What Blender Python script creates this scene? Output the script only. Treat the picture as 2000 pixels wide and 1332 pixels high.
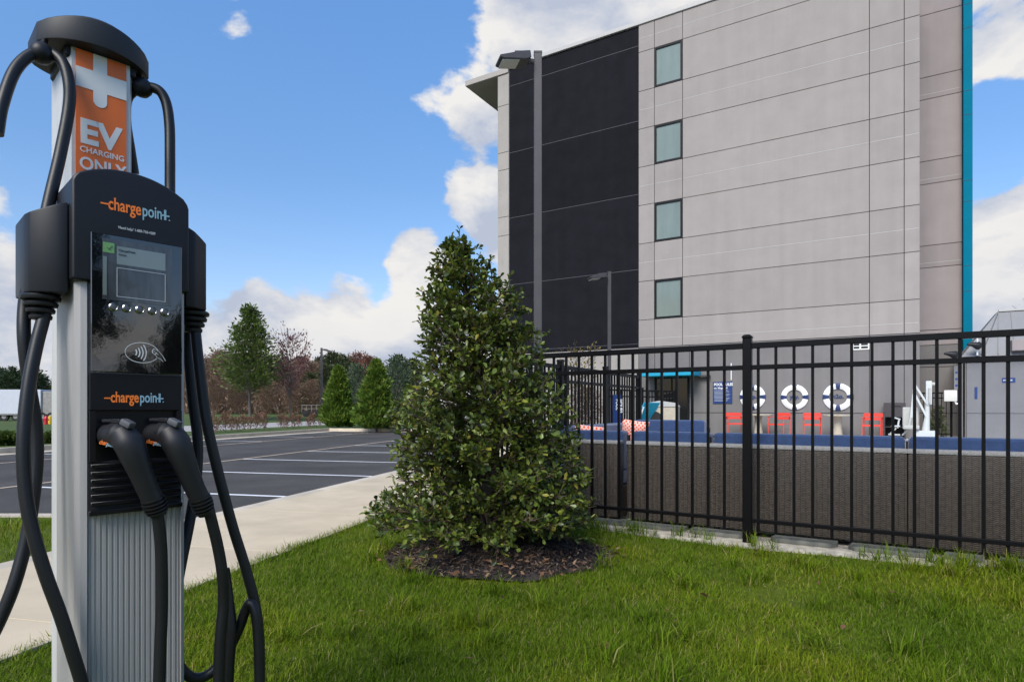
import bpy, bmesh, math, random
import numpy as np
from math import sin, cos, pi, radians, sqrt, atan2, tan, exp
from mathutils import Vector, Matrix, noise as mnoise
random.seed(7); rng = np.random.default_rng(7)
S = bpy.context.scene
COL = S.collection
for o in list(bpy.data.objects): bpy.data.objects.remove(o)

# ------------------------------------------------------------------ camera
F_PX, CX, HY, CAM_H = 1200.0, 1000.0, 797.0, 1.0
cam_d = bpy.data.cameras.new('camera'); cam = bpy.data.objects.new('camera', cam_d); COL.objects.link(cam)
cam_d.lens = 21.6; cam_d.sensor_width = 36; cam_d.sensor_fit = 'HORIZONTAL'
cam_d.shift_y = 131.0 / 2000.0
cam_d.clip_start = 0.05; cam_d.clip_end = 4000
cam.location = (0, 0, CAM_H); cam.rotation_euler = (pi / 2, 0, 0)
S.camera = cam

# ------------------------------------------------------------------ light
SUN_EL, SUN_AZ = radians(44), radians(207)      # azimuth clockwise from +Y
sun_dir = Vector((sin(SUN_AZ) * cos(SUN_EL), cos(SUN_AZ) * cos(SUN_EL), sin(SUN_EL)))
W = bpy.data.worlds.new('World'); S.world = W; W.use_nodes = True
def build_world():
    nt = W.node_tree; N = nt.nodes; L = nt.links; N.clear()
    out = N.new('ShaderNodeOutputWorld'); bg = N.new('ShaderNodeBackground')
    bg.inputs['Strength'].default_value = 0.10
    L.new(bg.outputs[0], out.inputs[0])
    sky = N.new('ShaderNodeTexSky'); sky.sky_type = 'NISHITA'; sky.sun_disc = False
    sky.sun_elevation = SUN_EL; sky.sun_rotation = SUN_AZ
    sky.air_density = 1.0; sky.dust_density = 0.6; sky.ozone_density = 2.0
    tc = N.new('ShaderNodeTexCoord')
    def math_(op, a, b=None, c=None, clamp=False):
        n = N.new('ShaderNodeMath'); n.operation = op; n.use_clamp = clamp
        for i, v in enumerate((a, b, c)):
            if v is None: continue
            if isinstance(v, (int, float)): n.inputs[i].default_value = v
            else: L.new(v, n.inputs[i])
        return n.outputs[0]
    def vm(op, a, b):
        n = N.new('ShaderNodeVectorMath'); n.operation = op
        L.new(a, n.inputs[0])
        if isinstance(b, tuple): n.inputs[1].default_value = b
        else: L.new(b, n.inputs[1])
        return n.outputs['Value'] if op == 'DOT_PRODUCT' else n.outputs['Vector']
    def smooth(v, a, b, lo=0.0, hi=1.0):
        n = N.new('ShaderNodeMapRange'); n.interpolation_type = 'SMOOTHSTEP'
        L.new(v, n.inputs['Value'])
        n.inputs['From Min'].default_value = a; n.inputs['From Max'].default_value = b
        n.inputs['To Min'].default_value = lo; n.inputs['To Max'].default_value = hi
        return n.outputs['Result']
    d = tc.outputs['Generated']
    sep = N.new('ShaderNodeSeparateXYZ'); L.new(d, sep.inputs[0]); z = sep.outputs['Z']
    def cloud_noise(v):
        m = vm('MULTIPLY', v, (1.0, 1.0, 1.9))
        n = N.new('ShaderNodeTexNoise'); n.inputs['Scale'].default_value = 5.0
        n.inputs['Detail'].default_value = 10; n.inputs['Roughness'].default_value = 0.56
        n.inputs['Distortion'].default_value = 0.15
        L.new(m, n.inputs['Vector']); return n.outputs['Fac']
    n1 = cloud_noise(d)
    n2 = cloud_noise(vm('ADD', d, (-0.03, -0.03, 0.05)))
    cov = n1
    bank = smooth(z, 0.20, 0.08)
    cov = math_('MULTIPLY_ADD', bank, 0.25, cov)
    high = smooth(z, 0.20, 0.5); cov = math_('MULTIPLY_ADD', high, -0.03, cov)
    def add_blob(px, py, rpx, w):
        nonlocal cov
        v = Vector(((px - CX) / F_PX, 1, (HY - py) / F_PX)); ln = v.length; v.normalize()
        r = rpx / F_PX / ln
        dt = vm('DOT_PRODUCT', d, tuple(v))
        cov = math_('MULTIPLY_ADD', smooth(dt, cos(r), cos(r * 0.15)), w, cov)
    for b in ((1130, 20, 235, .34), (1330, -60, 260, .3), (935, 240, 80, .14), (950, 400, 110, .18), (820, 505, 90, .22), (1000, 470, 110, .18),
              (1980, 480, 230, .34), (2050, 60, 260, .16), (40, 640, 220, .14), (700, 630, 260, .12),
              (430, 30, 90, .20), (765, 410, 40, .13), (-10, 345, 90, .14), (680, 570, 60, .12), (560, 610, 120, .10), (440, 650, 150, .16), (300, 250, 380, -.14), (640, 330, 190, -.10), (1930, 260, 130, -.2)):
        add_blob(*b)
    alpha = smooth(cov, 0.60, 0.69)
    diff = math_('SUBTRACT', n1, n2)
    lit = math_('MULTIPLY_ADD', diff, 4.2, 0.56, clamp=True)
    core = smooth(cov, 0.70, 1.0)
    lit = math_('MULTIPLY_ADD', core, -0.16, lit, clamp=True)
    low = smooth(z, 0.12, 0.04); lit = math_('MULTIPLY_ADD', low, -0.15, lit, clamp=True)
    mc = N.new('ShaderNodeMix'); mc.data_type = 'RGBA'
    L.new(lit, mc.inputs['Factor'])
    mc.inputs['A'].default_value = (1.75, 1.95, 2.4, 1); mc.inputs['B'].default_value = (3.15, 3.08, 3.0, 1)
    hs = N.new('ShaderNodeHueSaturation'); hs.inputs['Saturation'].default_value = 1.12; hs.inputs['Value'].default_value = 1.0
    L.new(sky.outputs[0], hs.inputs['Color'])
    gm = N.new('ShaderNodeMix'); gm.data_type = 'RGBA'; gm.blend_type = 'MULTIPLY'; gm.inputs['Factor'].default_value = 1
    L.new(hs.outputs[0], gm.inputs['A'])
    er = N.new('ShaderNodeValToRGB'); L.new(z, er.inputs[0]); e = er.color_ramp.elements
    e[0].position = 0.0; e[0].color = (.66, .58, .58, 1); e[1].position = 1.0; e[1].color = (.95, .95, .95, 1)
    for p_, c_ in ((.17, (.66, .62, .64, 1)), (.34, (.63, .68, .72, 1)), (.56, (.74, .86, .93, 1))):
        k_ = e.new(p_); k_.color = c_
    L.new(er.outputs[0], gm.inputs['B'])
    mx = N.new('ShaderNodeMix'); mx.data_type = 'RGBA'
    L.new(alpha, mx.inputs['Factor']); L.new(gm.outputs['Result'], mx.inputs['A']); L.new(mc.outputs['Result'], mx.inputs['B'])
    L.new(mx.outputs['Result'], bg.inputs['Color'])
build_world()
W.cycles.sampling_method = 'MANUAL'; W.cycles.sample_map_resolution = 512
sd = bpy.data.lights.new('sun', 'SUN'); so = bpy.data.objects.new('sun', sd); COL.objects.link(so)
sd.energy = 1.5; sd.angle = radians(32); sd.color = (1.0, 0.93, 0.83)
so.location = (-20, -10, 30); so.rotation_euler = sun_dir.to_track_quat('Z', 'Y').to_euler()
S.view_settings.view_transform = 'Standard'; S.view_settings.look = 'None'
S.view_settings.exposure = 1.50; S.view_settings.gamma = 1.0; S.view_settings.use_curve_mapping = False
S.cycles.max_bounces = 6; S.cycles.transparent_max_bounces = 8
S.cycles.use_adaptive_sampling = True; S.cycles.adaptive_threshold = 0.02
try: S.cycles.use_denoising = True; S.cycles.denoiser = 'OPENIMAGEDENOISE'
except Exception: pass

# ------------------------------------------------------------------ materials
MATS = {}
def mat(name, col, rough=0.6, metal=0.0, var=0.0, vscale=8.0, bump=0.0, bscale=60.0, spec=0.5, col2=None, detail=6, stretch=None, coat=0.0, sheen=0.0):
    if name in MATS: return MATS[name]
    m = bpy.data.materials.new(name); m.use_nodes = True; nt = m.node_tree
    b = nt.nodes['Principled BSDF']
    b.inputs['Base Color'].default_value = (*col, 1); b.inputs['Roughness'].default_value = rough
    b.inputs['Metallic'].default_value = metal; b.inputs['Specular IOR Level'].default_value = spec
    b.inputs['Coat Weight'].default_value = coat
    if sheen: b.inputs['Sheen Weight'].default_value = sheen
    if var or bump:
        tc = nt.nodes.new('ShaderNodeTexCoord'); src = tc.outputs['Object']
        if stretch:
            mp = nt.nodes.new('ShaderNodeMapping'); mp.inputs['Scale'].default_value = stretch
            nt.links.new(src, mp.inputs[0]); src = mp.outputs[0]
    if var:
        n = nt.nodes.new('ShaderNodeTexNoise'); n.inputs['Scale'].default_value = vscale; n.inputs['Detail'].default_value = detail
        n.inputs['Roughness'].default_value = 0.6
        nt.links.new(src, n.inputs['Vector'])
        r = nt.nodes.new('ShaderNodeValToRGB')
        c2 = col2 or tuple(min(1, c * (1 + var)) for c in col)
        c1 = tuple(c * (1 - var) for c in col) if not col2 else col
        r.color_ramp.elements[0].position = 0.32; r.color_ramp.elements[0].color = (*c1, 1)
        r.color_ramp.elements[1].position = 0.68; r.color_ramp.elements[1].color = (*c2, 1)
        nt.links.new(n.outputs['Fac'], r.inputs[0]); nt.links.new(r.outputs[0], b.inputs['Base Color'])
    if bump:
        n = nt.nodes.new('ShaderNodeTexNoise'); n.inputs['Scale'].default_value = bscale; n.inputs['Detail'].default_value = 5
        nt.links.new(src, n.inputs['Vector'])
        bp = nt.nodes.new('ShaderNodeBump'); bp.inputs['Strength'].default_value = bump; bp.inputs['Distance'].default_value = 0.01
        nt.links.new(n.outputs['Fac'], bp.inputs['Height']); nt.links.new(bp.outputs[0], b.inputs['Normal'])
    MATS[name] = m; return m
def leaf_mat(name, cols, rough=0.5, spec=0.5, trans=0.25, per='island'):
    """foliage: colour picked per leaf island, part translucent"""
    m = bpy.data.materials.new(name); m.use_nodes = True; nt = m.node_tree; N = nt.nodes; L = nt.links
    b = N['Principled BSDF']; out = N['Material Output']
    g = N.new('ShaderNodeNewGeometry')
    r = N.new('ShaderNodeValToRGB'); cr = r.color_ramp
    while len(cr.elements) < len(cols): cr.elements.new(0.5)
    for i, (p, c) in enumerate(cols):
        cr.elements[i].position = p; cr.elements[i].color = (*c, 1)
    L.new(g.outputs['Random Per Island'], r.inputs[0])
    L.new(r.outputs[0], b.inputs['Base Color'])
    b.inputs['Roughness'].default_value = rough; b.inputs['Specular IOR Level'].default_value = spec
    t = N.new('ShaderNodeBsdfTranslucent'); L.new(r.outputs[0], t.inputs['Color'])
    mx = N.new('ShaderNodeMixShader'); mx.inputs[0].default_value = trans
    L.new(b.outputs[0], mx.inputs[1]); L.new(t.outputs[0], mx.inputs[2]); L.new(mx.outputs[0], out.inputs['Surface'])
    return m

M_alu = mat('brushed_aluminium', (0.52, 0.52, 0.50), 0.42, 0.25, 0.06, 5, 0.02, 200, stretch=(30, 30, 1))
M_alu_d = mat('front_aluminium', (0.33, 0.32, 0.31), 0.45, 0.2, 0.06, 5, 0.02, 200, stretch=(30, 30, 1))
M_blk = mat('black_textured_plastic', (0.0085, 0.0095, 0.0125), 0.45, 0, 0.15, 6, 0.05, 900, spec=0.3)
M_cap = mat('dark_grey_cap', (0.020, 0.022, 0.026), 0.5, 0, 0.12, 6, 0.04, 900, spec=0.3)
M_rub = mat('cable_rubber', (0.0075, 0.008, 0.009), 0.42, 0, 0.15, 12, 0.03, 300, spec=0.35)
M_conn = mat('connector_plastic', (0.0125, 0.013, 0.0155), 0.48, 0, 0.12, 10, 0.05, 700, spec=0.35)
M_btn = mat('grey_button', (0.07, 0.072, 0.08), 0.5)
M_gloss = mat('gloss_black_panel', (0.004, 0.004, 0.005), 0.035, 0, 0.3, 30, 0.02, 25, spec=1.0)
M_satin = mat('satin_black_panel', (0.0045, 0.0045, 0.006), 0.3, spec=0.3)
M_orange = mat('orange_print', (0.66, 0.13, 0.012), 0.45, 0, 0.06, 3, stretch=(6, 6, 1))
M_white_pr = mat('white_print', (0.62, 0.63, 0.62), 0.5)
M_or_txt = mat('orange_logo', (0.85, 0.19, 0.02), 0.5)
M_bl_txt = mat('blue_grey_logo', (0.22, 0.38, 0.46), 0.5)
M_gry_txt = mat('grey_print', (0.45, 0.47, 0.5), 0.5)
M_lcd = mat('lcd_glass', (0.050, 0.055, 0.060), 0.05, 0, 0.35, 9, stretch=(9, 1, 1.2))  # stretched streaks in the colour stand in for screen reflections
M_lcd_w = mat('lcd_card', (0.15, 0.18, 0.165), 0.06, spec=.8)
M_lcd_g = mat('lcd_green', (0.14, 0.30, 0.08), 0.08, spec=.8)
M_chrome = mat('chrome_button', (0.5, 0.5, 0.52), 0.16, 1.0)
M_fence = mat('black_fence_paint', (0.0028, 0.0026, 0.0029), 0.42, 0, 0.2, 8, spec=0.16)
M_wall = mat('grey_render', (0.305, 0.277, 0.260), 0.85, 0, 0.05, 1.4, 0.10, 120, spec=0.2)
M_wall_l = mat('light_render', (0.35, 0.325, 0.295), 0.85, 0, 0.05, 1.4, 0.10, 120, spec=0.2)
M_wall_r = mat('warm_grey_render', (0.28, 0.245, 0.238), 0.85, 0, 0.05, 1.4, 0.10, 120, spec=0.2)
M_wall_d = mat('dark_grey_render', (0.185, 0.175, 0.17), 0.85, 0, 0.06, 1.4, 0.10, 120, spec=0.2)
M_wall_b = mat('charcoal_render', (0.0105, 0.0108, 0.0138), 0.85, 0, 0.16, 1.6, 0.10, 120, spec=0.1)
M_joint = mat('joint_dark', (0.05, 0.048, 0.046), 0.9)  # dark grey of the joints and of the cores behind panels and slabs
M_jlight = mat('pale_sealant', (0.43, 0.42, 0.40), 0.8)
M_jgrey = mat('grey_sealant', (0.075, 0.077, 0.085), 0.8)
M_coping = mat('pale_coping', (0.42, 0.41, 0.39), 0.5)
M_wframe = mat('black_window_frame', (0.007, 0.0075, 0.009), 0.5, spec=0.2)
M_blind = mat('frosted_pane', (0.185, 0.230, 0.205), 0.06, 0, 0.07, 3, spec=0.55, stretch=(1, 1, .3))
M_teal = mat("turquoise_panel", (0.001, 0.150, 0.235), 0.8, 0, 0.05, 2, spec=0.08)
M_teal_b = mat('turquoise_fabric', (0.004, 0.30, 0.47), 0.7, 0, 0.08, 6)
M_navy = mat('navy_print', (0.012, 0.03, 0.11), 0.5)
M_navy_s = mat('navy_sign', (0.008, 0.035, 0.15), 0.45)
M_white = mat('white_paint', (0.78, 0.78, 0.76), 0.45, 0, 0.03, 8)
M_cream = mat('off_white_plastic', (0.60, 0.59, 0.53), 0.5, 0, 0.05, 8)
M_lift = mat('lift_white_paint', (0.50, 0.52, 0.51), 0.5, 0, 0.05, 8)
M_liftc = mat('lift_cream_plastic', (0.40, 0.40, 0.37), 0.5, 0, 0.06, 8)
M_red = mat('coral_red_paint', (0.72, 0.055, 0.035), 0.42)
M_stone = mat('cast_stone', (0.42, 0.37, 0.29), 0.85, 0, 0.12, 14, 0.12, 150)
M_brown = mat('dark_brown_cabinet', (0.045, 0.038, 0.040), 0.6, 0, 0.1, 6)
M_dark = mat('dark_void', (0.008, 0.008, 0.009), 0.7)
M_glass_d = mat('dark_door_glass', (0.008, 0.008, 0.009), 0.05, spec=0.3)
M_pole = mat('bronze_grey_pole', (0.058, 0.054, 0.056), 0.5, 0.2, 0.08, 4)
M_lens = mat('lamp_lens', (0.42, 0.42, 0.36), 0.3, 0, 0.15, 40, stretch=(1, 8, 1))
M_blue = mat('navy_blue_fabric', (0.020, 0.047, 0.125), 0.9, 0, 0.14, 26, 0.15, 500, sheen=0.3)
M_ptrim = mat('pale_weave_trim', (0.27, 0.265, 0.26), 0.8, 0, 0.3, 120)
M_paver = mat('grey_edging_stone', (0.145, 0.145, 0.125), 0.9, 0, 0.22, 9, 0.3, 90)
M_conc = mat('sidewalk_concrete', (0.525, 0.435, 0.305), 0.9, 0, 0.10, 1.6, 0.20, 140, spec=0.2, detail=9)
M_kerb = mat('kerb_concrete', (0.50, 0.43, 0.33), 0.9, 0, 0.1, 3, 0.2, 120)
M_deck = mat('deck_concrete', (0.56, 0.55, 0.52), 0.85, 0, 0.06, 2, 0.1, 90)
M_foot = mat('footing_concrete', (0.36, 0.33, 0.27), 0.95, 0, 0.3, 14, 0.6, 60)
M_street = mat('street_concrete', (0.33, 0.305, 0.28), 0.9, 0, 0.08, 1)
M_line = mat('white_line_paint', (0.74, 0.74, 0.74), 0.7, 0, 0.10, 18, 0.1, 300)
M_yline = mat('faded_cream_line_paint', (0.52, 0.40, 0.28), 0.7, 0, 0.14, 14, 0.1, 300)
M_bark = mat('grey_bark', (0.10, 0.085, 0.075), 0.9, 0, 0.3, 20, 0.4, 40)
M_barkh = mat('holly_bark', (0.085, 0.06, 0.04), 0.85, 0, 0.3, 30, 0.3, 60)
M_trail = mat('white_trailer_side', (0.50, 0.52, 0.57), 0.45, 0, 0.03, 2)
M_steel = mat('dull_steel', (0.27, 0.26, 0.24), 0.5, 0.3, 0.2, 4)
M_roof = mat('grey_metal_roof', (0.17, 0.175, 0.185), 0.55, 0.1, 0.06, 3)
M_shed = mat('blue_grey_render', (0.165, 0.165, 0.175), 0.8, 0, 0.06, 2)
M_hyd = mat('red_hydrant_paint', (0.50, 0.012, 0.03), 0.4)
M_yel = mat('yellow_paint', (0.62, 0.40, 0.02), 0.5)
M_door = mat('tan_metal_door', (0.16, 0.135, 0.115), 0.6)

def weather(m, amt=.05, streak=.07):
    nt = m.node_tree; N = nt.nodes; L = nt.links; b = N['Principled BSDF']
    src = b.inputs['Base Color'].links[0].from_socket
    oi = N.new('ShaderNodeObjectInfo'); mr = N.new('ShaderNodeMapRange'); mr.inputs['To Min'].default_value = 1 - amt; mr.inputs['To Max'].default_value = 1 + amt
    L.new(oi.outputs['Random'], mr.inputs['Value'])
    g = N.new('ShaderNodeNewGeometry'); mp = N.new('ShaderNodeMapping'); mp.inputs['Scale'].default_value = (2.2, 2.2, .10); L.new(g.outputs['Position'], mp.inputs[0])
    n = N.new('ShaderNodeTexNoise'); n.inputs['Scale'].default_value = 1.6; n.inputs['Detail'].default_value = 8; L.new(mp.outputs[0], n.inputs['Vector'])
    m2 = N.new('ShaderNodeMapRange'); m2.inputs['From Min'].default_value = .35; m2.inputs['From Max'].default_value = .75; m2.inputs['To Min'].default_value = 1.0; m2.inputs['To Max'].default_value = 1 - streak
    L.new(n.outputs['Fac'], m2.inputs['Value'])
    mu = N.new('ShaderNodeMath'); mu.operation = 'MULTIPLY'; L.new(mr.outputs[0], mu.inputs[0]); L.new(m2.outputs[0], mu.inputs[1])
    vm = N.new('ShaderNodeVectorMath'); vm.operation = 'SCALE'; L.new(src, vm.inputs[0]); L.new(mu.outputs[0], vm.inputs['Scale']); L.new(vm.outputs[0], b.inputs['Base Color'])
for m_ in (M_wall, M_wall_l, M_wall_r): weather(m_)
weather(M_blind, .14, .10)
for m_ in (M_gloss, M_lcd, M_lcd_w, M_lcd_g): m_.node_tree.nodes['Principled BSDF'].inputs['IOR'].default_value = 1.62
weather(M_wall_d, .05, .12); weather(M_wall_b, .10, .15); weather(M_conc, .05, .10); weather(M_kerb, .06, .12)
def ramp_mat(name, stops, scale, rough=0.9, bump=0.3, bscale=80, detail=9):
    m = bpy.data.materials.new(name); m.use_nodes = True; nt = m.node_tree; N = nt.nodes; L = nt.links
    b = N['Principled BSDF']; b.inputs['Roughness'].default_value = rough; b.inputs['Specular IOR Level'].default_value = 0.25
    g = N.new('ShaderNodeNewGeometry')
    n = N.new('ShaderNodeTexNoise'); n.inputs['Scale'].default_value = scale; n.inputs['Detail'].default_value = detail; n.inputs['Roughness'].default_value = 0.65
    L.new(g.outputs['Position'], n.inputs['Vector'])
    r = N.new('ShaderNodeValToRGB'); cr = r.color_ramp
    while len(cr.elements) < len(stops): cr.elements.new(0.5)
    for i, (p, c) in enumerate(stops):
        cr.elements[i].position = p; cr.elements[i].color = (*c, 1)
    L.new(n.outputs['Fac'], r.inputs[0]); L.new(r.outputs[0], b.inputs['Base Color'])
    n2 = N.new('ShaderNodeTexNoise'); n2.inputs['Scale'].default_value = bscale; n2.inputs['Detail'].default_value = 6
    L.new(g.outputs['Position'], n2.inputs['Vector'])
    bp = N.new('ShaderNodeBump'); bp.inputs['Strength'].default_value = bump; bp.inputs['Distance'].default_value = 0.02
    L.new(n2.outputs['Fac'], bp.inputs['Height']); L.new(bp.outputs[0], b.inputs['Normal'])
    return m
M_asph = ramp_mat('asphalt', ((.28, (.042, .037, .034)), (.46, (.060, .054, .049)), (.56, (.068, .062, .056)), (.74, (.094, .087, .079))), 0.7, 0.85, 0.4, 160, 12)
M_soil = ramp_mat('lawn_soil', ((.35, (.058, .080, .004)), (.6, (.082, .105, .006)), (.75, (.12, .095, .04))), 2.2, 0.95, 0.5, 60)
M_mulch = ramp_mat('mulch', ((.35, (.016, .013, .013)), (.55, (.045, .035, .033)), (.75, (.095, .065, .048))), 14, 0.95, 0.9, 45)
M_verge = ramp_mat('verge_grass', ((.35, (.040, .070, .014)), (.55, (.065, .095, .022)), (.75, (.115, .105, .045))), 0.8, 0.95, 0.5, 12)
M_far = ramp_mat('far_ground', ((.30, (.05, .07, .02)), (.5, (.075, .085, .03)), (.7, (.13, .105, .065))), 0.25, 0.95, 0.4, 5)

def wicker_mat():
    m = bpy.data.materials.new('dark_wicker'); m.use_nodes = True; nt = m.node_tree; N = nt.nodes; L = nt.links
    b = N['Principled BSDF']; b.inputs['Roughness'].default_value = 0.5
    tc = N.new('ShaderNodeTexCoord'); sp = N.new('ShaderNodeSeparateXYZ'); L.new(tc.outputs['Object'], sp.inputs[0])
    def m_(op, a, b_=None, c=None):
        n = N.new('ShaderNodeMath'); n.operation = op
        for i, v in enumerate((a, b_, c)):
            if v is None: continue
            if isinstance(v, (int, float)): n.inputs[i].default_value = v
            else: L.new(v, n.inputs[i])
        return n.outputs[0]
    u = m_('ADD', sp.outputs['X'], sp.outputs['Y'])
    un = m_('MULTIPLY', u, 1 / 0.036)
    tri = m_('PINGPONG', un, 0.5)                         # zig-zag courses of the flat strands
    v = m_('MULTIPLY_ADD', sp.outputs['Z'], 1 / 0.0125, m_('MULTIPLY', tri, 1.3))
    w = m_('ABSOLUTE', m_('SUBTRACT', m_('FRACT', v), 0.5))
    gap = N.new('ShaderNodeMapRange'); gap.inputs['From Min'].default_value = 0.26; gap.inputs['From Max'].default_value = 0.40
    L.new(w, gap.inputs['Value'])
    edge = m_('GREATER_THAN', m_('ABSOLUTE', m_('SUBTRACT', m_('FRACT', m_('MULTIPLY', un, 1.0)), 0.5)), 0.43)
    g = m_('MAXIMUM', gap.outputs[0], m_('MULTIPLY', edge, 0.6))
    ns = N.new('ShaderNodeTexNoise'); ns.inputs['Scale'].default_value = 40; L.new(tc.outputs['Object'], ns.inputs['Vector'])
    r0 = N.new('ShaderNodeValToRGB'); r0.color_ramp.elements[0].color = (.044, .034, .025, 1); r0.color_ramp.elements[1].color = (.096, .075, .056, 1)
    r0.color_ramp.elements[0].position = .3; r0.color_ramp.elements[1].position = .7
    L.new(ns.outputs['Fac'], r0.inputs[0])
    mx = N.new('ShaderNodeMix'); mx.data_type = 'RGBA'; L.new(g, mx.inputs['Factor'])
    L.new(r0.outputs[0], mx.inputs['A']); mx.inputs['B'].default_value = (.006, .005, .0045, 1)
    L.new(mx.outputs['Result'], b.inputs['Base Color'])
    bp = N.new('ShaderNodeBump'); bp.inputs['Strength'].default_value = 0.7; bp.inputs['Distance'].default_value = 0.004; bp.invert = True
    L.new(g, bp.inputs['Height']); L.new(bp.outputs[0], b.inputs['Normal'])
    return m
M_wicker = wicker_mat()
def pillow_mat():
    m = bpy.data.materials.new('coral_lattice_fabric'); m.use_nodes = True; nt = m.node_tree; N = nt.nodes; L = nt.links
    b = N['Principled BSDF']; b.inputs['Roughness'].default_value = 0.9
    tc = N.new('ShaderNodeTexCoord'); mp = N.new('ShaderNodeMapping'); mp.inputs['Rotation'].default_value = (0, radians(45), 0)
    L.new(tc.outputs['Object'], mp.inputs[0])
    outs = []
    for d in ('X', 'Z'):
        sp = N.new('ShaderNodeSeparateXYZ'); L.new(mp.outputs[0], sp.inputs[0])
        a = N.new('ShaderNodeMath'); a.operation = 'MULTIPLY'; a.inputs[1].default_value = 1 / 0.03; L.new(sp.outputs[d], a.inputs[0])
        f = N.new('ShaderNodeMath'); f.operation = 'FRACT'; L.new(a.outputs[0], f.inputs[0])
        c = N.new('ShaderNodeMath'); c.operation = 'LESS_THAN'; c.inputs[1].default_value = 0.38; L.new(f.outputs[0], c.inputs[0]); outs.append(c.outputs[0])
    mm = N.new('ShaderNodeMath'); mm.operation = 'MAXIMUM'; L.new(outs[0], mm.inputs[0]); L.new(outs[1], mm.inputs[1])
    mx = N.new('ShaderNodeMix'); mx.data_type = 'RGBA'; L.new(mm.outputs[0], mx.inputs['Factor'])
    mx.inputs['A'].default_value = (.74, .10, .045, 1); mx.inputs['B'].default_value = (.80, .50, .42, 1)
    L.new(mx.outputs['Result'], b.inputs['Base Color']); return m
M_pillow = pillow_mat()

# ------------------------------------------------------------------ mesh helpers
class MB:
    def __init__(s): s.v = []; s.f = []
    def add(s, vs, fs):
        k = len(s.v); s.v += [tuple(v) for v in vs]; s.f += [tuple(i + k for i in f) for f in fs]; return s
    def box(s, x0, x1, y0, y1, z0, z1):
        return s.add([(x, y, z) for z in (z0, z1) for y in (y0, y1) for x in (x0, x1)],
                     [(0, 2, 3, 1), (4, 5, 7, 6), (0, 1, 5, 4), (2, 6, 7, 3), (0, 4, 6, 2), (1, 3, 7, 5)])
    def prism(s, poly, a, b, axis='y', shift=None):
        """poly of 2D points extruded along axis from a to b; shift(t) offsets"""
        n = len(poly)
        def P(p, t):
            if axis == 'y': return (p[0], t, p[1])
            if axis == 'z': return (p[0], p[1], t)
            return (t, p[0], p[1])
        vs = [P(p, a) for p in poly] + [P(p, b) for p in poly]
        fs = [tuple(range(n)), tuple(range(2 * n - 1, n - 1, -1))] + [((i + 1) % n, i, n + i, n + (i + 1) % n) for i in range(n)]
        return s.add(vs, fs)
    def bar(s, p, q, w, h=None):
        """square bar between two points"""
        h = h or w; p = Vector(p); q = Vector(q); d = (q - p).normalized()
        up = Vector((0, 0, 1)) if abs(d.z) < 0.95 else Vector((0, 1, 0))
        a = d.cross(up).normalized() * w / 2; b = a.cross(d).normalized() * h / 2
        vs = [p - a - b, p + a - b, p + a + b, p - a + b, q - a - b, q + a - b, q + a + b, q - a + b]
        return s.add(vs, [(0, 1, 2, 3), (7, 6, 5, 4), (0, 4, 5, 1), (1, 5, 6, 2), (2, 6, 7, 3), (3, 7, 4, 0)])
    def tube(s, pts, r, n=10, cap=True):
        pts = [Vector(p) for p in pts]; m = len(pts)
        rs = r if isinstance(r, (list, tuple)) else [r] * m
        ref = None; base = len(s.v); vs = []
        for i, p in enumerate(pts):
            t = (pts[min(i + 1, m - 1)] - pts[max(i - 1, 0)]).normalized()
            if ref is None:
                ref = Vector((1, 0, 0)) if abs(t.x) < 0.9 else Vector((0, 1, 0))
            a = (ref - t * ref.dot(t)).normalized(); b = t.cross(a); ref = a
            rr = rs[i]; ra, rb = rr if isinstance(rr, (list, tuple)) else (rr, rr)
            vs += [p + a * (cos(2 * pi * k / n) * ra) + b * (sin(2 * pi * k / n) * rb) for k in range(n)]
        fs = [(i * n + k, i * n + (k + 1) % n, (i + 1) * n + (k + 1) % n, (i + 1) * n + k) for i in range(m - 1) for k in range(n)]
        if cap: fs += [tuple(range(n - 1, -1, -1)), tuple((m - 1) * n + k for k in range(n))]
        return s.add(vs, fs)
    def lathe(s, prof, c=(0, 0, 0), n=24, axis='z'):
        vs = []
        for r, h in prof:
            for k in range(n):
                a = 2 * pi * k / n
                if axis == 'z': vs.append((c[0] + r * cos(a), c[1] + r * sin(a), c[2] + h))
                else: vs.append((c[0] + r * cos(a), c[1] + h, c[2] - r * sin(a)))
        m = len(prof)
        fs = [(i * n + k, i * n + (k + 1) % n, (i + 1) * n + (k + 1) % n, (i + 1) * n + k) for i in range(m - 1) for k in range(n)]
        fs += [tuple(range(n - 1, -1, -1)), tuple((m - 1) * n + k for k in range(n))]
        return s.add(vs, fs)
    def build(s, name, m, parent=None, bevel=0.0, seg=2, smooth=False, loc=None, rot=None, split=35):
        me = bpy.data.meshes.new(name); me.from_pydata(s.v, [], s.f)
        bm = bmesh.new(); bm.from_mesh(me)
        bmesh.ops.recalc_face_normals(bm, faces=bm.faces[:])
        if bevel:
            es = [e for e in bm.edges if len(e.link_faces) == 2 and e.calc_face_angle(0) > radians(28)]
            bmesh.ops.bevel(bm, geom=es, offset=bevel, segments=seg, affect='EDGES', profile=0.6, clamp_overlap=True)
        bm.to_mesh(me); bm.free()
        if smooth or bevel:
            me.polygons.foreach_set('use_smooth', [True] * len(me.polygons))
            try: me.set_sharp_from_angle(angle=radians(split))
            except Exception: pass
        return link(name, me, m, parent, loc, rot)
def link(name, me, m, parent=None, loc=None, rot=None):
    if m is not None and not me.materials: me.materials.append(m)
    o = bpy.data.objects.new(name, me); COL.objects.link(o)
    if parent is not None: o.parent = parent
    if loc is not None: o.location = loc
    if rot is not None: o.rotation_euler = rot
    return o
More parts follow.
